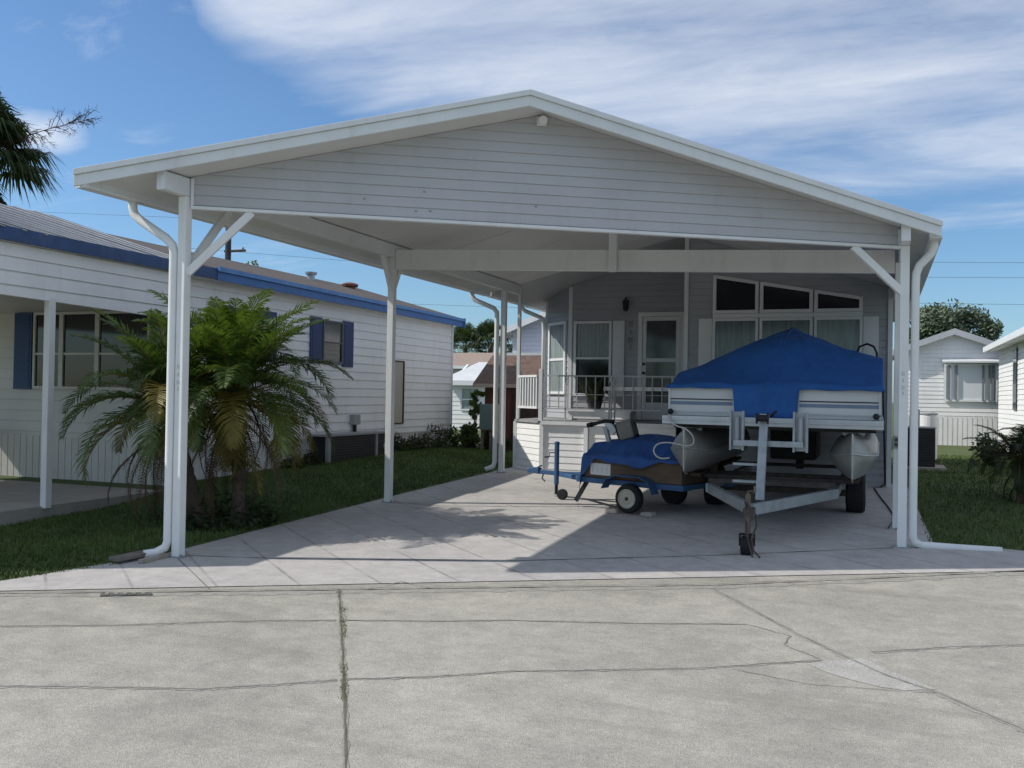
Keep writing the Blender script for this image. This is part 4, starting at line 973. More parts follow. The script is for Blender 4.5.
# porch header, ceiling and post
s = MB(); Uh = Vector((ex(10.6)-ex(5.85),4.75,0)).normalized(); Nh = Vector((Uh.y,-Uh.x,0)); Oh = Vector((-9.13,5.85,0))
s.siding([(0,2.66),(4.85,2.575),(4.85,3.22),(0,3.22)],Oh,Uh,Nh,.16,.018,z0=2.575); s.prism([Oh+Zv*2.66-Nh*.003,Oh+Uh*4.85+Zv*2.575-Nh*.003,Oh+Uh*4.85+Zv*3.22-Nh*.003,Oh+Zv*3.22-Nh*.003],-Nh*.05); s.build('porch_header', NSID, lh)
s = MB(); a = Vector((-9.13,5.85,0)); b = Vector((-15,2.8,0)); s.prism([a+Zv*2.66,b+Zv*2.66,b+Zv*3.3,a+Zv*3.3],(0,.05,0)); s.build('porch_header', NSID, lh)
s = MB(); s.prism([(-9.2,5.9,2.74),(-9.2,10.7,2.74),(-15,10.7,2.74),(-15,2.9,2.74)],(0,0,.02)); s.build('porch_ceiling', CREAM, lh)
s = MB(); s.box((-9.24,8.35,.16),(-9.15,8.44,2.66)); s.build('porch_post', POST, lh, bevel=.006)
for x0, x1 in ((-12.02,-11.46),(-11.46,-10.76),(-10.76,-9.78)):
    window(lh,(x0,10.725,0),Xv,Nf,x1-x0,1.57,2.73,2,[GLASSDK,GLASSDK],fw=.04,mid=2.1,frame=CREAM)
s = MB(); s.box((-12.42,10.68,1.56),(-12.06,10.70,2.73))
for k in range(20): s.box((-12.38,10.67,1.6+k*.055),(-12.10,10.6795,1.63+k*.055))
s.build('shutter', SHUT, lh)
def lshut(u0, u1, z0, z1):
    s = MB(); s.obox(A0,Ul,Nl,Zv,(u0,u1),(.018,.04),(z0,z1))
    k = z0+.05
    while k < z1-.08: s.obox(A0,Ul,Nl,Zv,(u0+.05,u1-.05),(.0405,.048),(k,k+.03)); k += .05
    return s.build('shutter', SHUT, lh)
lshut(3.42,3.80,2.10,2.93); lshut(4.52,4.90,2.07,2.93)
window(lh,A0+Ul*3.82,Ul,Nl,.68,2.12,2.90,2,[GLASSDK,mat('dim_blind_glass',(.10,.105,.10),.12,.3,4,spec=.6)],fw=.035,mid=2.5,frame=mat('dark_window_frame',(.10,.11,.12),.5,.1,4))
lshut(.95,1.25,2.10,2.90); lshut(2.0,2.4,2.10,2.90)
window(lh,A0+Ul*1.27,Ul,Nl,.71,2.12,2.88,2,[GLASSDK,GLASSDK],fw=.035,mid=2.5,frame=MATS['dark_window_frame'])
s = MB(); s.obox(A0,Ul,Nl,Zv,(6.35,6.98),(.016,.03),(.97,2.25)); s.build('vent_panel', mat('beige_panel',(.42,.40,.32),.6,.1,3,stretch=(1,6,1)), lh)
s = MB(); s.obox(A0,Ul,Nl,Zv,(6.981,7.03),(.016,.045),(.95,2.27)); s.obox(A0,Ul,Nl,Zv,(6.33,6.98),(.016,.045),(2.251,2.275)); s.obox(A0,Ul,Nl,Zv,(6.33,6.98),(.016,.045),(.945,.969)); s.build('vent_panel_frame', DKWOOD, lh)
s = MB(); s.obox(A0,Ul,Nl,Zv,(4.85,5.08),(.018,.12),(.98,1.17)); eb = s.build('breaker_box', GREYP, lh, bevel=.006)
s = MB(); s.tube([A0+Ul*4.97+Nl*.06+Zv*.98, A0+Ul*4.97+Nl*.06+Zv*.80],.035,8); s.build('conduit', BLKPL, eb)
def on_roof(X, Y): return 3.455+(ex(Y)-X)*(4.18-3.455)/(ex(Y)+12.2)
X, Y = -11.3, 16.9; z = on_roof(X,Y)
X, Y = -11.5, 17.35; z = on_roof(X,Y)
s = MB(); s.lathe((X,Y,z-.02),(0,0,1),[(0,.08),(.14,.08),(.14,.12),(.19,.13),(.2,.05)],14); s.build('roof_vent', GALV, lh)
X, Y = -11.5, 18.95; z = on_roof(X,Y)
s = MB(); s.lathe((X,Y,z-.02),(0,0,1),[(0,.13),(.05,.13),(.06,.19),(.11,.2),(.14,.14),(.16,.05)],16); s.build('roof_vent', mat('red_brown_vent',(.17,.07,.05),.6,.2,6), lh)
# air conditioner cage against the skirting
ac = thing('air_conditioner', 'dark louvred air conditioner cabinet against the left house skirting', 'air conditioner', (-9.2,15.4,.24))
s = MB(); s.box((-9.44,14.30,.25),(-9.02,15.88,.80)); s.box((-9.44,15.96,.25),(-9.02,16.55,.80)); s.build('grille', ACM, ac, bevel=.006)
s = MB()
for k in range(11):
    z = .28+k*.047; s.box((-9.019,14.32,z),(-9.008,15.86,z+.018)); s.box((-9.019,15.98,z),(-9.008,16.53,z+.018))
s.build('louvre', mat('black_louvre',(.045,.047,.05),.5,.2,6), ac)
s = MB(); s.box((-9.05,14.2,.22),(-8.99,14.29,.84)); s.box((-9.05,15.885,.22),(-8.99,15.955,.84)); s.box((-9.46,14.18,.805),(-8.98,16.6,.84)); s.build('frame', GREYP, ac)
s = MB(); s.lathe((-9.005,16.25,.55),(1,0,0),[(0,.06),(.012,.055),(.014,.02)],14); s.build('badge', GALV, ac)
s = MB(); s.box((-9.5,14.1,.1),(-8.9,16.7,.245)); s.build('pad', WEATHER, ac)
ch = thing('patio_chair', 'black patio chair with pale armrest on the left porch', 'chair', (-12.9,10.0,.18))
s = MB(); s.box((-13.2,9.75,.55),(-12.7,10.2,.60)); s.build('seat', BLKPL, ch); s = MB(); s.box((-13.2,10.2,.56),(-12.7,10.25,1.05)); s.build('backrest', BLKPL, ch)
s = MB(); s.tube([(-12.68,9.75,.2),(-12.68,9.75,.78),(-12.68,9.85,.83),(-12.68,10.2,.83)],.02,8); s.build('armrest', ALU, ch, shade=True)
for x, y in ((-13.17,9.78),(-12.73,9.78),(-13.17,10.2),(-12.73,10.2)):
    s = MB(); s.tube([(x,y,.175),(x,y,.56)],.016,8); s.build('leg', BLKPL, ch)

# ------------------------------------------------------------------ plants
def frond(leaf, stem, base, az, el, length, droop, ll, n=34, seed=0, twist=0., sag=.25, wid=.011):
    rr = random.Random(seed); p = Vector(base); N = 16; pts = [p.copy()]; dirs = []
    e = el; ds = length/N; a = az
    for i in range(N):
        d = Vector((math.cos(a)*math.cos(e), math.sin(a)*math.cos(e), math.sin(e))); dirs.append(d); p = p+d*ds; pts.append(p.copy())
        e -= droop/N*(1+1.2*i/N); a += twist/N
    stem.tube(pts[::2], [.011-.0085*i/(len(pts[::2])-1) for i in range(len(pts[::2]))], 4, cap=False)
    for i in range(n):
        t = .16+.84*(i+.5)/n; k = min(N-1, int(t*N)); f = t*N-k; q = pts[k].lerp(pts[k+1], f); d = dirs[k]
        sd = d.cross(Zv); sd = sd.normalized() if sd.length > 1e-3 else Vector((math.sin(a),-math.cos(a),0)); up = sd.cross(d)
        L = ll*(math.sin(math.pi*min(1,.18+.80*t))**.7)*rr.uniform(.8,1.1)
        for sg in (-1,1):
            v = (sd*sg*.85+d*(.45+.5*t)+up*rr.uniform(.05,.42)).normalized(); w = d*wid*rr.uniform(.8,1.2)
            m = q+v*L*.55; tp_ = q+v*L+Vector((0,0,-sag*L*rr.uniform(.5,1.4)))
            leaf.add([q-w*.6,q+w*.6,m+w,m-w,tp_],[(0,1,2,3),(3,2,4)])
def date_palm(root, stems, scale, seed, m1=None, m2=None):
    rr = random.Random(seed); k = 0
    live, olive, dead, st = MB(), MB(), MB(), MB()
    for (b, top, nf) in stems:
        b, top = Vector(b), Vector(top); m = b.lerp(top,.5)+Vector((rr.uniform(-.06,.06),rr.uniform(-.06,.06),0))
        s = MB(); P = [b,b.lerp(m,.5),m,m.lerp(top,.5),top]; Q = []
        for i in range(24):
            t = i/23*4; j = min(3,int(t)); q = P[j].lerp(P[j+1],t-j); Q.append(q)
        s.tube(Q,[(.085 if i < 3 else .062+.012*(i%2)+.02*smooth(14,23,i))*scale for i in range(24)],9); s.build('trunk', BARK, root)
        for i in range(nf):
            az = i*2.399+rr.uniform(-.3,.3); u = i/nf; el = (1.38-u*1.1 if u < .4 else .94-(u-.4)*1.9)+rr.uniform(-.12,.12)
            mb = live if u < .80 else olive
            if rr.random() < .10 and u > .45: mb = olive
            frond(mb, st, top+Vector((math.cos(az)*.04,math.sin(az)*.04,rr.uniform(-.05,.05))), az, el, scale*rr.uniform(1.15,1.5)*(1-.12*abs(u-.5)), (rr.uniform(.5,.95) if u < .35 else rr.uniform(.9,1.45)), scale*.31, 44, seed*1000+k, rr.uniform(-.3,.3), wid=.0115*scale); k += 1
        for i in range(9):
            az = rr.uniform(0,6.28); frond(dead, dead, top+Vector((0,0,-.08-.03*i)), az, rr.uniform(-.9,-.2), scale*rr.uniform(1.0,1.4), rr.uniform(.9,1.4), scale*.10, 34, seed*1000+k, 0, .8, .008); k += 1
    live.build('crown', m1 or FROND, root); olive.build('lower_fronds', m2 or FROND2, root); dead.build('dead_fronds', DEAD, root); st.build('frond_stalks', FROND2, root)
dpm = thing('date_palm', 'bushy triple stemmed date palm beside the left front post', 'palm', (-6.95,8.9,.05))
date_palm(dpm, [((-7.16,8.70,.05),(-7.52,8.56,1.36),36),((-6.84,8.92,.05),(-6.96,8.95,1.50),38),((-7.0,9.2,.05),(-7.30,9.35,1.68),36)], 1.08, 11)
dp2 = thing('date_palm', 'low dark date palm on the lawn right of the carport', 'palm', (1.9,15.1,.21))
date_palm(dp2, [((1.92,15.0,.2),(1.86,15.0,.80),30),((2.12,15.2,.2),(2.3,15.2,.9),30)], .58, 23, LEAF3, LEAF3)
# ground cover round the palm foot
def leafpile(s, c, r, h, n, sz, seed, gd=True):
    rr = random.Random(seed)
    for k in range(n):
        a = rr.uniform(0,6.28); d = r*math.sqrt(rr.random()); x, y = c[0]+math.cos(a)*d, c[1]+math.sin(a)*d
        z = (gh(x,y) if gd else c[2])+rr.random()**1.3*h*(1-(d/r)**2*.7); t = Vector((rr.gauss(0,1),rr.gauss(0,1),rr.gauss(0,.6))).normalized(); w = t.orthogonal().normalized()
        q = rr.uniform(.6,1.3)*sz; p = Vector((x,y,z)); s.add([p-t*q,p+w*q*.35,p+t*q,p-w*q*.35],[(0,1,2,3)])
    return s
s = MB(); leafpile(s,(-7.05,8.95),.62,.36,900,.05,31); tag(s.build('ground_cover', LEAF3, kind='stuff'), 'dark leafy ground cover round the foot of the date palm', 'ground cover')
weeds = [(-9.15,16.95,.18,.42),(-9.18,17.4,.2,.3),(-9.2,17.9,.22,.34),(-9.22,18.4,.24,.4),(-9.2,18.9,.3,.62),(-9.25,19.5,.28,.45),(-9.12,13.9,.18,.30),(-9.1,13.3,.2,.25)]
wl = ['low weed just right of the air conditioner cabinet','small weed right of the second left post','knee high weed below the beige wall panel','leafy weed against the white skirting','tallest weed against the skirting near the far house corner','weed at the far corner of the white house','weed left of the air conditioner cabinet','small weed by the skirting behind the palm']
for k, (x, y, r, h) in enumerate(weeds):
    s = MB(); leafpile(s,(x,y),r,h,260,.05,50+k); st = MB()
    t = thing('weed', wl[k], 'weed', (x,y,gh(x,y)), 'weeds along the house skirting'); s.build('leaves', LEAF1 if k % 2 else LEAF3, t)
    for q in range(5): a = q*1.3; st.tube([(x,y,gh(x,y)),(x+math.cos(a)*r*.6,y+math.sin(a)*r*.6,gh(x,y)+h*.9)],.006,4)
    st.build('stems', WOODB, t)
def bush(name, label, c, rx, rz, n, sz, m, seed, group=None):
    t = thing(name, label, 'bush', (c[0],c[1],c[2]), group); rr = random.Random(seed); s = MB()
    cl = [(Vector((c[0]+rr.gauss(0,.45)*rx,c[1]+rr.gauss(0,.45)*rx,c[2]+rz*rr.uniform(.3,.9))),rr.uniform(.3,.55)*min(rx,rz)) for _ in range(14)]
    for k in range(n):
        cc, r = rr.choice(cl); d = Vector((rr.gauss(0,1),rr.gauss(0,1),rr.gauss(0,1))).normalized()*r*rr.random()**.4; p = cc+d
        u = Vector((rr.gauss(0,1),rr.gauss(0,1),rr.gauss(0,1))).normalized(); w = u.orthogonal().normalized(); q = sz*rr.uniform(.6,1.4)
        s.add([p-u*q,p+w*q*.5,p+u*q,p-w*q*.5],[(0,1,2,3)])
    s.build('foliage', m, t); st = MB()
    for k in range(6): cc, r = cl[k]; st.tube([(c[0]+rr.uniform(-.05,.05),c[1],c[2]-.02),tuple(cc)],[.02,.008],5)
    st.build('stems', WOODB, t); return t
def tree(name, label, base, h, cr, n, sz, m, seed, trunk=.16, cz=.62, sq=.75, group=None):
    t = thing(name, label, 'tree', base, group); rr = random.Random(seed); b = Vector(base); c = b+Zv*h*cz
    s = MB(); tops = []
    cl = []
    for k in range(22):
        d = Vector((rr.gauss(0,1),rr.gauss(0,1),rr.gauss(0,.8))).normalized()*rr.uniform(.35,1.0)
        cl.append((c+Vector((d.x*cr*.8,d.y*cr*.8,d.z*h*(1-cz)*.8)), cr*rr.uniform(.22,.42)))
    fork = b+Zv*h*.35
    s.tube([b-Zv*.1,b+Zv*h*.18,fork],[trunk*1.2,trunk,trunk*.8],8)
    for cc, r in cl[:9]: s.tube([fork,fork.lerp(cc,.5)+Zv*.1*h,cc],[trunk*.5,trunk*.3,trunk*.1],5)
    s.build('trunk', WOODB, t); f = MB()
    for k in range(n):
        cc, r = rr.choice(cl); d = Vector((rr.gauss(0,1),rr.gauss(0,1),rr.gauss(0,sq))).normalized()*r*rr.random()**.45; p = cc+d
        u = Vector((rr.gauss(0,1),rr.gauss(0,1),rr.gauss(0,1))).normalized(); w = u.orthogonal().normalized(); q = sz*rr.uniform(.6,1.4)
        f.add([p-u*q,p+w*q*.5,p+u*q,p-w*q*.5],[(0,1,2,3)])
    f.build('crown', m, t); return t
def fan_palm(name, label, base, top, nf, L, seed, dead=6, flower=False, group=None):
    t = thing(name, label, 'palm', base, group); rr = random.Random(seed); b, tp_ = Vector(base), Vector(top); s = MB()
    Q = [b.lerp(tp_,i/18) for i in range(19)]; s.tube(Q,[.17+.015*(i%2) for i in range(19)],10); s.build('trunk', BARK, t)
    live, dd = MB(), MB()
    for k in range(nf):
        isd = k >= nf-dead; mb = dd if isd else live; u = k/nf
        az = k*2.399+rr.uniform(-.2,.2); el = (1.4-1.9*u if not isd else rr.uniform(-1.4,-1.0))+rr.uniform(-.15,.15)
        d = Vector((math.cos(az)*math.cos(el),math.sin(az)*math.cos(el),math.sin(el))); h = tp_+d*L*rr.uniform(.65,.9); mid = tp_.lerp(h,.5)+Zv*.05
        mb.tube([tp_,mid,h],[.02,.014,.01],4,cap=False)
        sd = d.cross(Zv); sd = sd.normalized() if sd.length > .01 else Xv; up = sd.cross(d)
        for q in range(34):
            a = -1.9+3.8*q/33; v = (d*math.cos(a)+sd*math.sin(a)+up*.12).normalized(); ln = L*.70*(.55+.45*math.cos(a*.6))*rr.uniform(.85,1.1); w = v.cross(up).normalized()*.026
            m_ = h+v*ln*.6; tip = h+v*ln+Vector((0,0,-ln*rr.uniform(.25,.75)))
            mb.add([h,m_+w,tip,m_-w],[(0,1,2,3)])
    live.build('crown', PLEAF, t); dd.build('dead_fronds', DEAD, t)
    if flower:
        s = MB(); rr = random.Random(3); fd = Vector(flower)
        main = [tp_+fd*(i/7)+Zv*.15*math.sin(i/7*2.2) for i in range(8)]; s.tube(main,[.018-.0018*i for i in range(8)],5)
        for i in range(2,8):
            for q in range(9):
                v = (fd.normalized()*.6+Vector((rr.gauss(0,.6),rr.gauss(0,.6),rr.gauss(0,.5)))).normalized(); p = main[i]+fd*rr.uniform(-.06,.06); l = rr.uniform(.2,.5)
                s.tube([p,p+v*l*.5+Zv*.02,p+v*l-Zv*.06],[.008,.006,.003],3,cap=False)
                for z_ in range(5):
                    pp = p+v*l*rr.uniform(.3,1); vv = (v+Vector((rr.gauss(0,.7),rr.gauss(0,.7),rr.gauss(0,.7)))).normalized(); s.tube([pp,pp+vv*.12],[.005,.003],3,cap=False)
        s.build('flower_stalk', DEAD, t)
    return t
fan_palm('cabbage_palm','tall cabbage palm with a bare flower stalk above the left roof',(-17.95,14,.2),(-17.75,14,6.3),84,1.25,71,10,(2.75,.4,.55))

# ------------------------------------------------------------------ background, left
sh = thing('garden_shed', 'brown wooden shed with shingle roof beyond the left lawn', 'shed', (-7.0,20.8,.28))
s = MB(); x0, x1, y0, y1 = -8.62,-5.6,20.3,22.4
for k in range(20): s.box((x0+k*.1375,y0+(.0 if k%2 else .012),.25),(x0+k*.1375+.128,y0+.04,1.86))
s.build('wall', REDWOOD, sh)
s = MB()
for k in range(16): s.box((x0+(.0 if k%2 else .012),y0+.05+k*.14,.25),(x0+.04,y0+.05+k*.14+.13,1.86))
s.box((x1-.04,y0+.05,.25),(x1,y1,1.86)); s.box((x0,y1-.04,.25),(x1,y1,1.86)); s.build('wall', DKWOOD, sh)
s = MB(); s.prism([(x0-.2,y0-.22,1.80),(x1+.2,y0-.22,1.80),(x1-.0,y0+1.1,2.50),(x0-.28,y0+1.1,2.50)],(0,0,.06)); s.prism([(x0-.28,y0+1.1,2.50),(x1,y0+1.1,2.50),(x1+.2,y1+.2,1.80),(x0-.2,y1+.2,1.80)],(0,0,.06)); s.prism([(x0-.2,y0-.22,1.80),(x0-.28,y0+1.1,2.50),(x0-.2,y1+.2,1.80)],(0,0,.06)); s.build('roof', SHING2, sh)
s = MB(); s.box((x0-.2,y0-.25,1.76),(x1+.2,y0-.222,1.85)); s.build('eave_board', mat('faded_tan_board',(.38,.31,.25),.8,.15,5), sh)
s = MB(); s.box((-7.9,y0-.03,.28),(-7.2,y0-.003,1.62)); sd_ = s.build('door', DKWOOD, sh); s = MB(); s.box((-7.27,y0-.06,.8),(-7.24,y0-.031,.95)); s.build('handle', GALV, sd_)
pd = thing('utility_pedestal', 'grey green utility cabinet on legs in front of the brown shed', 'cabinet', (-8.15,19.5,.28))
s = MB(); s.box((-8.36,19.4,.80),(-8.05,19.6,1.38)); cb = s.build('cabinet', mat('grey_green_cabinet',(.14,.19,.18),.5,.15,5), pd, bevel=.01)
s = MB(); s.box((-8.03,19.45,.5),(-7.93,19.55,1.38)); s.build('conduit', mat('pale_timber',(.36,.33,.28),.8,.15,5), pd)
for x in (-8.31,-8.10): 
    s = MB(); s.box((x-.03,19.45,.25),(x+.03,19.51,.80)); s.build('leg', WEATHER, pd)
bush('bush','rounded green bush at the far end of the left lawn',(-8.75,19.75,.25),.36,.62,900,.05,LEAF1,81)
bush('bush','tall yellow green shrub beside the brown shed wall',(-8.78,20.1,.3),.14,1.5,700,.05,LEAF2,82)
bush('bush','low dark bush under the grey green utility cabinet',(-8.1,19.75,.3),.3,.45,400,.06,LEAF3,83)
def long_house(name, label, x0, x1, y0, y1, z0, ze, zr, m, rm):
    t = thing(name, label, 'house', ((x0+x1)/2,(y0+y1)/2,z0)); ym = (y0+y1)/2
    s = MB(); s.siding([(0,z0),(x1-x0,z0),(x1-x0,ze),(0,ze)],(x0,y0,0),Xv,Nf,.16,.016); s.box((x0,y0+.003,z0),(x1,y0+.1,ze)); s.build('wall', m, t)
    s = MB(); s.prism([(x0,y0+.12,z0),(x0,y1,z0),(x0,y1,ze),(x0,ym,zr),(x0,y0+.12,ze)],(.08,0,0)); s.build('wall', m, t)
    s = MB(); s.prism([(x1,y0+.12,z0),(x1,y1,z0),(x1,y1,ze),(x1,ym,zr),(x1,y0+.12,ze)],(-.08,0,0)); s.build('wall', m, t)
    for ya, sg in ((y0-.3,1),(y1+.3,-1)):
        s = MB(); q = [(x0-.3,ya,ze-.05),(x1+.3,ya,ze-.05),(x1-.5,ym,zr+.03),(x0+.5,ym,zr+.03)]; s.prism(q,(0,0,.06)); s.build('roof', rm, t)
    s = MB(); s.box((x0-.3,y0-.33,ze-.14),(x1+.3,y0-.302,ze+.03)); s.build('fascia', TRIM, t)
    return t
def simple_house(name, label, x0, x1, y0, y1, z0, ze, zr, m, rm, ridge='y', trim=TRIM, base=None):
    t = thing(name, label, 'house', ((x0+x1)/2,(y0+y1)/2,z0)); xm = (x0+x1)/2
    s = MB(); s.siding([(0,z0),(x1-x0,z0),(x1-x0,ze),(xm-x0,zr),(0,ze)],(x0,y0,0),Xv,Nf,.13,.016); s.prism([(x0,y0+.003,z0),(x1,y0+.003,z0),(x1,y0+.003,ze),(xm,y0+.003,zr),(x0,y0+.003,ze)],(0,.08,0)); s.build('wall', m, t)
    for xx, dd_ in ((x0,-1),(x1,1)):
        s = MB(); O_ = Vector((xx,y1,0)) if dd_ < 0 else Vector((xx,y0,0)); s.siding([(0,z0),(y1-y0,z0),(y1-y0,ze),(0,ze)],O_,(0,dd_,0),(dd_,0,0),.13,.016); s.box((min(xx,xx-dd_*.06),y0+.09,z0),(max(xx,xx-dd_*.06)-(.003 if dd_ > 0 else 0),y1,ze)); s.build('wall', m, t)
    sl_ = (zr-ze)/(xm-x0); ov = .35
    for sg in (-1,1):
        xe = (x0-ov) if sg < 0 else (x1+ov); zz = ze-ov*sl_
        s = MB(); q = [(xe,y0-.3,zz+.02),(xm,y0-.3,zr+.02),(xm,y1,zr+.02),(xe,y1,zz+.02)]; s.prism(q if sg < 0 else list(reversed(q)),(0,0,.05)); s.build('roof', rm, t)
        s = MB(); s.prism([(xe,y0-.32,zz-.10),(xm,y0-.32,zr-.10),(xm,y0-.32,zr+.09),(xe,y0-.32,zz+.09)],(0,.018,0)); s.box((min(xe,xe+sg*.02),y0-.3,zz-.1),(max(xe,xe+sg*.02),y1,zz+.08)); s.build('fascia', trim, t)
    return t
PALEL = mat('pale_lavender_siding',(.50,.50,.56),.5,.06,2)
h2 = simple_house('neighbour_house','pale gabled house rising behind the brown shed',-10.55,-3.4,27,36,.25,3.62,5.0,PALEL,METROOF)
s = MB(); s.box((-10.6,26.2,2.78),(-3.4,26.97,2.86)); s.build('porch_roof', METROOF, h2)
h3 = long_house('neighbour_house','small white house with pale metal roof seen past the left house corner',-14.55,-11.8,31,34,.2,2.05,2.72,NSID,METROOF)
window(h3,(-14.1,31,0),Xv,Nf,.75,1.0,1.85,1,[BAYG],fw=.06,mid=1.4)
h4 = long_house('neighbour_house','distant house with low tan roof behind the white house',-27,-17,50,58,.2,3.2,4.1,CREAM,mat('tan_roof',(.30,.23,.19),.9,.2,6))
# ------------------------------------------------------------------ background, right
h5 = simple_house('neighbour_house','white gabled house with shuttered window at the back right',.75,3.55,32.4,40,.25,3.28,3.80,NSID,mat('grey_roof',(.30,.30,.31),.8,.15,5),trim=mat('grey_fascia',(.42,.43,.45),.6,.1,4))
s = MB(); s.ribbed(0,2.78,.2,.2,1.15,1.15,(.76,32.37,0),Xv,Nf,.14,.035,.025); s.build('skirting', NSID, h5)
wf = window(h5,(1.88,32.38,0),Xv,Nf,1.5,1.62,2.80,1,[mat('white_curtain_glass',(.62,.66,.68),.2,.05,9,stretch=(12,1,1))],fw=.06,depth=.05)
for x in (2.0,2.2,2.95,3.12,3.22):
    s = MB(); s.box((x,32.29,1.66),(x+.06,32.32,2.76)); s.build('curtain_strip', mat('grey_strip',(.20,.21,.23),.6,.1,4), wf)
s = MB(); s.prism([(1.82,32.36,2.90),(3.46,32.36,2.90),(3.46,32.1,2.83),(1.82,32.1,2.83)],(0,0,.05)); s.build('awning', FASC, h5)
h6 = simple_house('neighbour_house','bright white house wall cut off by the right picture edge',3.3,8,17,31.2,.25,3.28,4.0,NSID,METROOF)
s = MB(); s.box((3.255,27.1,1.42),(3.278,27.75,3.05)); s.build('window', GLASSDK, h6)
s = MB(); s.box((2.85,16.8,3.09),(2.93,31.1,3.24)); s.build('gutter', FASC, h6)
s = MB(); s.box((2.96,16.8,3.13),(3.28,31.1,3.15)); s.build('soffit', FASC, h6)
ra = thing('air_conditioner', 'dark square air conditioner unit on a pad right of the carport', 'air conditioner', (.8,20.8,.25))
s = MB(); s.box((.42,20.5,.30),(1.05,21.2,1.06)); rg = s.build('grille', ACM, ra, bevel=.02)
s = MB()
for k in range(14): s.box((.46,20.488,.34+k*.05),(1.01,20.499,.36+k*.05))
s.build('louvre', MATS['black_louvre'], ra); s = MB(); s.box((.40,20.48,1.062),(1.07,21.22,1.09)); s.build('lid', GREYP, ra, bevel=.01); s = MB(); s.box((.3,20.35,.2),(1.25,21.35,.30)); s.build('pad', SLAB, ra, bevel=.01)
wt_ = thing('water_tank', 'white round tank behind the right air conditioner', 'tank', (1.08,24.2,.25))
s = MB(); s.lathe((1.08,24.2,.24),(0,0,1),[(0,.20),(1.02,.20),(1.06,.19)],20); s.build('tank', TRIM, wt_); s = MB(); s.lathe((1.08,24.2,1.3),(0,0,1),[(0,.215),(.03,.215),(.06,.12),(.07,.03)],20); s.build('lid', GREYP, wt_)
mb_ = thing('meter_box', 'grey meter cabinet on a stand behind the right air conditioner', 'meter box', (.83,23.5,.25))
s = MB(); s.box((.66,23.5,.75),(.87,23.7,1.42)); s.build('cabinet', GREYP, mb_, bevel=.01); s = MB(); s.box((.72,23.55,.2),(.80,23.62,.75)); s.build('stand', WEATHER, mb_); s = MB(); s.lathe((.765,23.5,1.2),(0,-1,0),[(0,.07),(.05,.06),(.06,.03)],12); s.build('dial', GALV, mb_)
bush('bush','small round dark bush near the back right house skirting',(2.25,22.5,.25),.4,.6,500,.06,LEAF3,84)
# trees behind
tree('tree','broad leafy tree rising behind the back right house',(3.1,50,.2),7.0,2.4,13000,.10,mat('hazy_tree_leaf',(.10,.135,.075),.7,.35,.8,c2=(.15,.19,.11)),91,.2,.66)
tree('tree','bright green bushy tree peeking over the left shingle roof',(-18.25,25,.2),5.75,1.1,5200,.065,LEAF2,92,.18,.78)
tree('tree','low green tree left of the bushy one behind the left roof',(-20.0,25,.2),5.7,.9,2600,.06,LEAF1,93,.16,.75)
tree('tree','dark tree far behind the brown shed at left',(-26.2,62,.2),5.2,1.6,1800,.2,LEAF3,94,.2,.62)
fan_palm('cabbage_palm','distant cabbage palm close to the left house corner',(-27.0,60,.2),(-27.0,60,4.7),44,1.5,95,8)
fan_palm('cabbage_palm','distant cabbage palm just behind the far left posts',(-25.1,60,.2),(-25.1,60,4.9),44,1.5,96,8)
tree('tree','far tree just left of the pale gabled house roof',(-24.2,64,.2),6.0,1.8,1500,.2,LEAF3,97,.2,.66)
up = thing('utility_pole', 'dark utility pole with crossarm behind the left roof', 'utility pole', (-23.7,30,.2))
s = MB(); s.tube([(-23.7,30,.2),(-23.7,30,4),(-23.7,30,8.3)],[.15,.13,.11],10); s.build('pole', mat('dark_pole_wood',(.06,.055,.06),.9,.2,6), up)
s = MB(); s.box((-23.85,29.94,6.96),(-22.9,30.06,7.04)); s.build('crossarm', MATS['dark_pole_wood'], up)
s = MB()
for x in (-23.0,): s.lathe((x,30,7.04),(0,0,1),[(0,.03),(.05,.05),(.1,.03)],8)
s.build('insulator', GREYP, up)
wires = [((-60,208),(215,219),45,'upper cable crossing the sky left of the carport roof'),((200,249),(500,273),40,'cable running right from the utility pole'),((380,303),(560,309),55,'lowest cable seen past the far left house corner'),((900,262),(1060,263),60,'upper of the cables right of the carport roof'),((900,277),(1060,278),60,'middle of the cables right of the carport roof'),((900,303),(1060,305),60,'lowest of the cables right of the carport roof')]
for a, b, Y, lab in wires:
    p, q = at_depth(*a,Y), at_depth(*b,Y); d = q-p; p = p-d*.5; q = q+d*.5; s = MB()
    s.tube([p.lerp(q,i/20)-Zv*.5*(1-(2*i/20-1)**2)*0 for i in range(21)],.009 if Y < 50 else .011,4)
    tag(s.build('power_cable', WIRE, None, org=p), lab, 'cable', 'power cables')

# ------------------------------------------------------------------ sky, sun, camera
wd = bpy.data.worlds.new('World'); scene.world = wd; wd.use_nodes = True
nt = wd.node_tree; N = nt.nodes; L = nt.links; bg = N['Background']
SUN = Vector((-3.8,-1.37,3.45)).normalized(); el = math.asin(SUN.z); rot = math.atan2(SUN.x, SUN.y)
sk = N.new('ShaderNodeTexSky'); sk.sky_type = 'NISHITA'; sk.sun_disc = False; sk.sun_elevation = el; sk.sun_rotation = rot % (2*math.pi)
sk.air_density = 1.0; sk.dust_density = .6; sk.ozone_density = 2.0
tcw = N.new('ShaderNodeTexCoord'); sx = N.new('ShaderNodeSeparateXYZ'); L.new(tcw.outputs['Generated'], sx.inputs[0])
den = mth(N,L,'ADD',mth(N,L,'MAXIMUM',sx.outputs[2],.0),.12)
cx = N.new('ShaderNodeCombineXYZ'); L.new(mth(N,L,'DIVIDE',sx.outputs[0],den),cx.inputs[0]); L.new(mth(N,L,'DIVIDE',sx.outputs[1],den),cx.inputs[1])
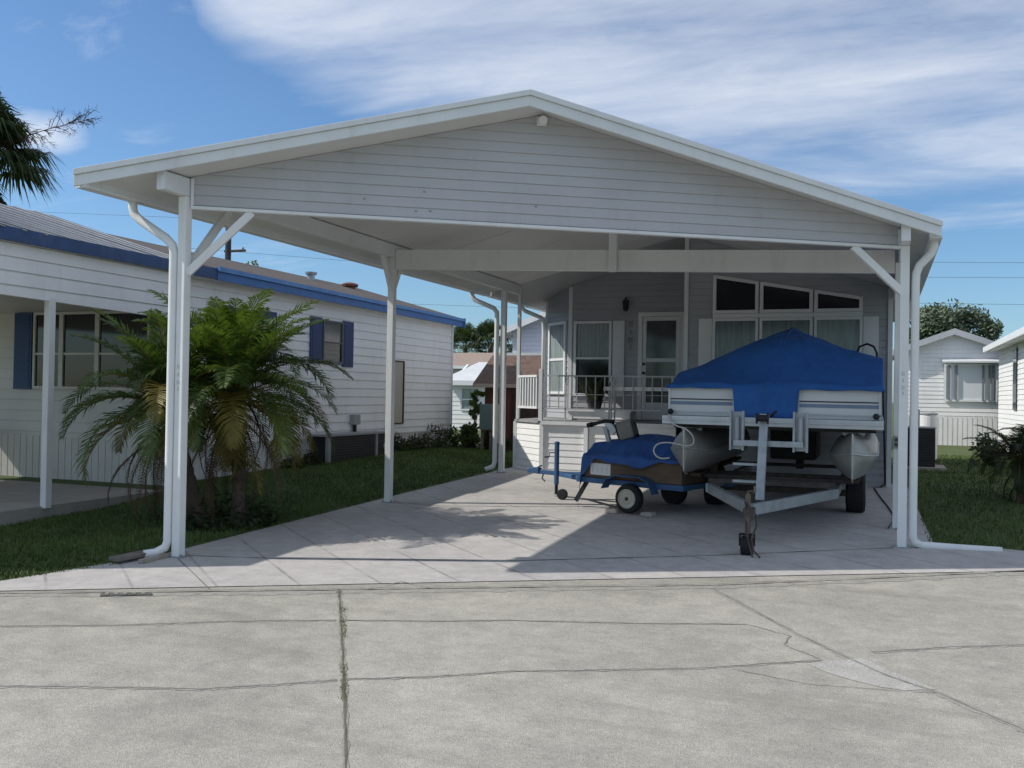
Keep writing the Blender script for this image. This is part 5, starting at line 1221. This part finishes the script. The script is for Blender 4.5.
mpw = N.new('ShaderNodeMapping'); mpw.inputs['Rotation'].default_value = (0,0,R(-12)); mpw.inputs['Scale'].default_value = (.55,1.15,1); L.new(cx.outputs[0],mpw.inputs['Vector'])
n1 = N.new('ShaderNodeTexNoise'); n1.inputs['Scale'].default_value = 1.1; n1.inputs['Detail'].default_value = 9; n1.inputs['Roughness'].default_value = .58; n1.inputs['Distortion'].default_value = .5; L.new(mpw.outputs[0],n1.inputs['Vector'])
n2 = N.new('ShaderNodeTexNoise'); n2.inputs['Scale'].default_value = 3.4; n2.inputs['Detail'].default_value = 11; n2.inputs['Roughness'].default_value = .66; n2.inputs['Distortion'].default_value = .4; L.new(mpw.outputs[0],n2.inputs['Vector'])
# cirrus over the carport, with unseen cloud added behind the camera for fill: azimuth and elevation of its lower edge
azm = mth(N,L,'ARCTAN2',sx.outputs[0],sx.outputs[1]); elv = mth(N,L,'ARCSINE',sx.outputs[2])
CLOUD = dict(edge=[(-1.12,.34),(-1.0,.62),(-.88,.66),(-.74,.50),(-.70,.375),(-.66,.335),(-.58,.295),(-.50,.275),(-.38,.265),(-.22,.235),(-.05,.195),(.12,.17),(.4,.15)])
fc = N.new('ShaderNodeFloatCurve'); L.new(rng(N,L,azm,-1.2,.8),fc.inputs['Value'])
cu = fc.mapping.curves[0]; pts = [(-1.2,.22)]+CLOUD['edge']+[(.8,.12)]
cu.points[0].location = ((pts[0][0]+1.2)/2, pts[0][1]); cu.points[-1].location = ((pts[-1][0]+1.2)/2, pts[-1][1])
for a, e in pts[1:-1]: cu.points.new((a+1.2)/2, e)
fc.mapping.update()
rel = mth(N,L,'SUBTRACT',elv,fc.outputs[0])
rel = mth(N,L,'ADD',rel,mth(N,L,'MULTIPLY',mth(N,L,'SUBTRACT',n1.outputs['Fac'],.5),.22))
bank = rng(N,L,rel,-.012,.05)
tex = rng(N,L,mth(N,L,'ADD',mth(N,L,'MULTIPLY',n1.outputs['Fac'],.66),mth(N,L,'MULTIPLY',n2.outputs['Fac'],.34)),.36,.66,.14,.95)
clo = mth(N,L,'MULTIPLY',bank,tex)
wisp = rng(N,L,mth(N,L,'MULTIPLY',n1.outputs['Fac'],n2.outputs['Fac']),.30,.46,0,.35)
# small puff low on the left
pu = mth(N,L,'SUBTRACT',1.,mth(N,L,'SQRT',mth(N,L,'ADD',mth(N,L,'POWER',mth(N,L,'DIVIDE',mth(N,L,'ADD',azm,.845),.05),2.),mth(N,L,'POWER',mth(N,L,'DIVIDE',mth(N,L,'SUBTRACT',elv,.235),.025),2.))))
puff = mth(N,L,'MULTIPLY',rng(N,L,mth(N,L,'ADD',pu,mth(N,L,'MULTIPLY',mth(N,L,'SUBTRACT',n2.outputs['Fac'],.5),1.5)),0,.8),.75)
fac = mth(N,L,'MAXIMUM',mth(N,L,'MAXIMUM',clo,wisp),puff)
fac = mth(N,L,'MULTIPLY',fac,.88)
SKYS = .110
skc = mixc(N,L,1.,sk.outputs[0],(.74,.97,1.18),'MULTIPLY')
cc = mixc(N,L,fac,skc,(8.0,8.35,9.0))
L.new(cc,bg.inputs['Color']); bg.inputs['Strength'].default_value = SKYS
sd = bpy.data.lights.new('Sun','SUN'); sd.energy = 4.0; sd.angle = R(.53); sd.color = (1,.95,.87)
so_ = bpy.data.objects.new('Sun',sd); col.objects.link(so_); so_.rotation_euler = SUN.to_track_quat('Z','Y').to_euler(); so_.location = SUN*40
cd = bpy.data.cameras.new('Camera'); cd.sensor_width = 36; cd.lens = FPX/1024*36; cd.clip_end = 2000; cd.clip_start = .05
co = bpy.data.objects.new('Camera',cd); col.objects.link(co)
co.matrix_world = Matrix(((RGT.x,UPV.x,-FWD.x,CAM.x),(RGT.y,UPV.y,-FWD.y,CAM.y),(RGT.z,UPV.z,-FWD.z,CAM.z),(0,0,0,1)))
scene.camera = co
scene.render.resolution_x, scene.render.resolution_y = 1024, 768
scene.view_settings.view_transform = 'Standard'; scene.view_settings.look = 'None'; scene.view_settings.exposure = 0; scene.view_settings.gamma = 1
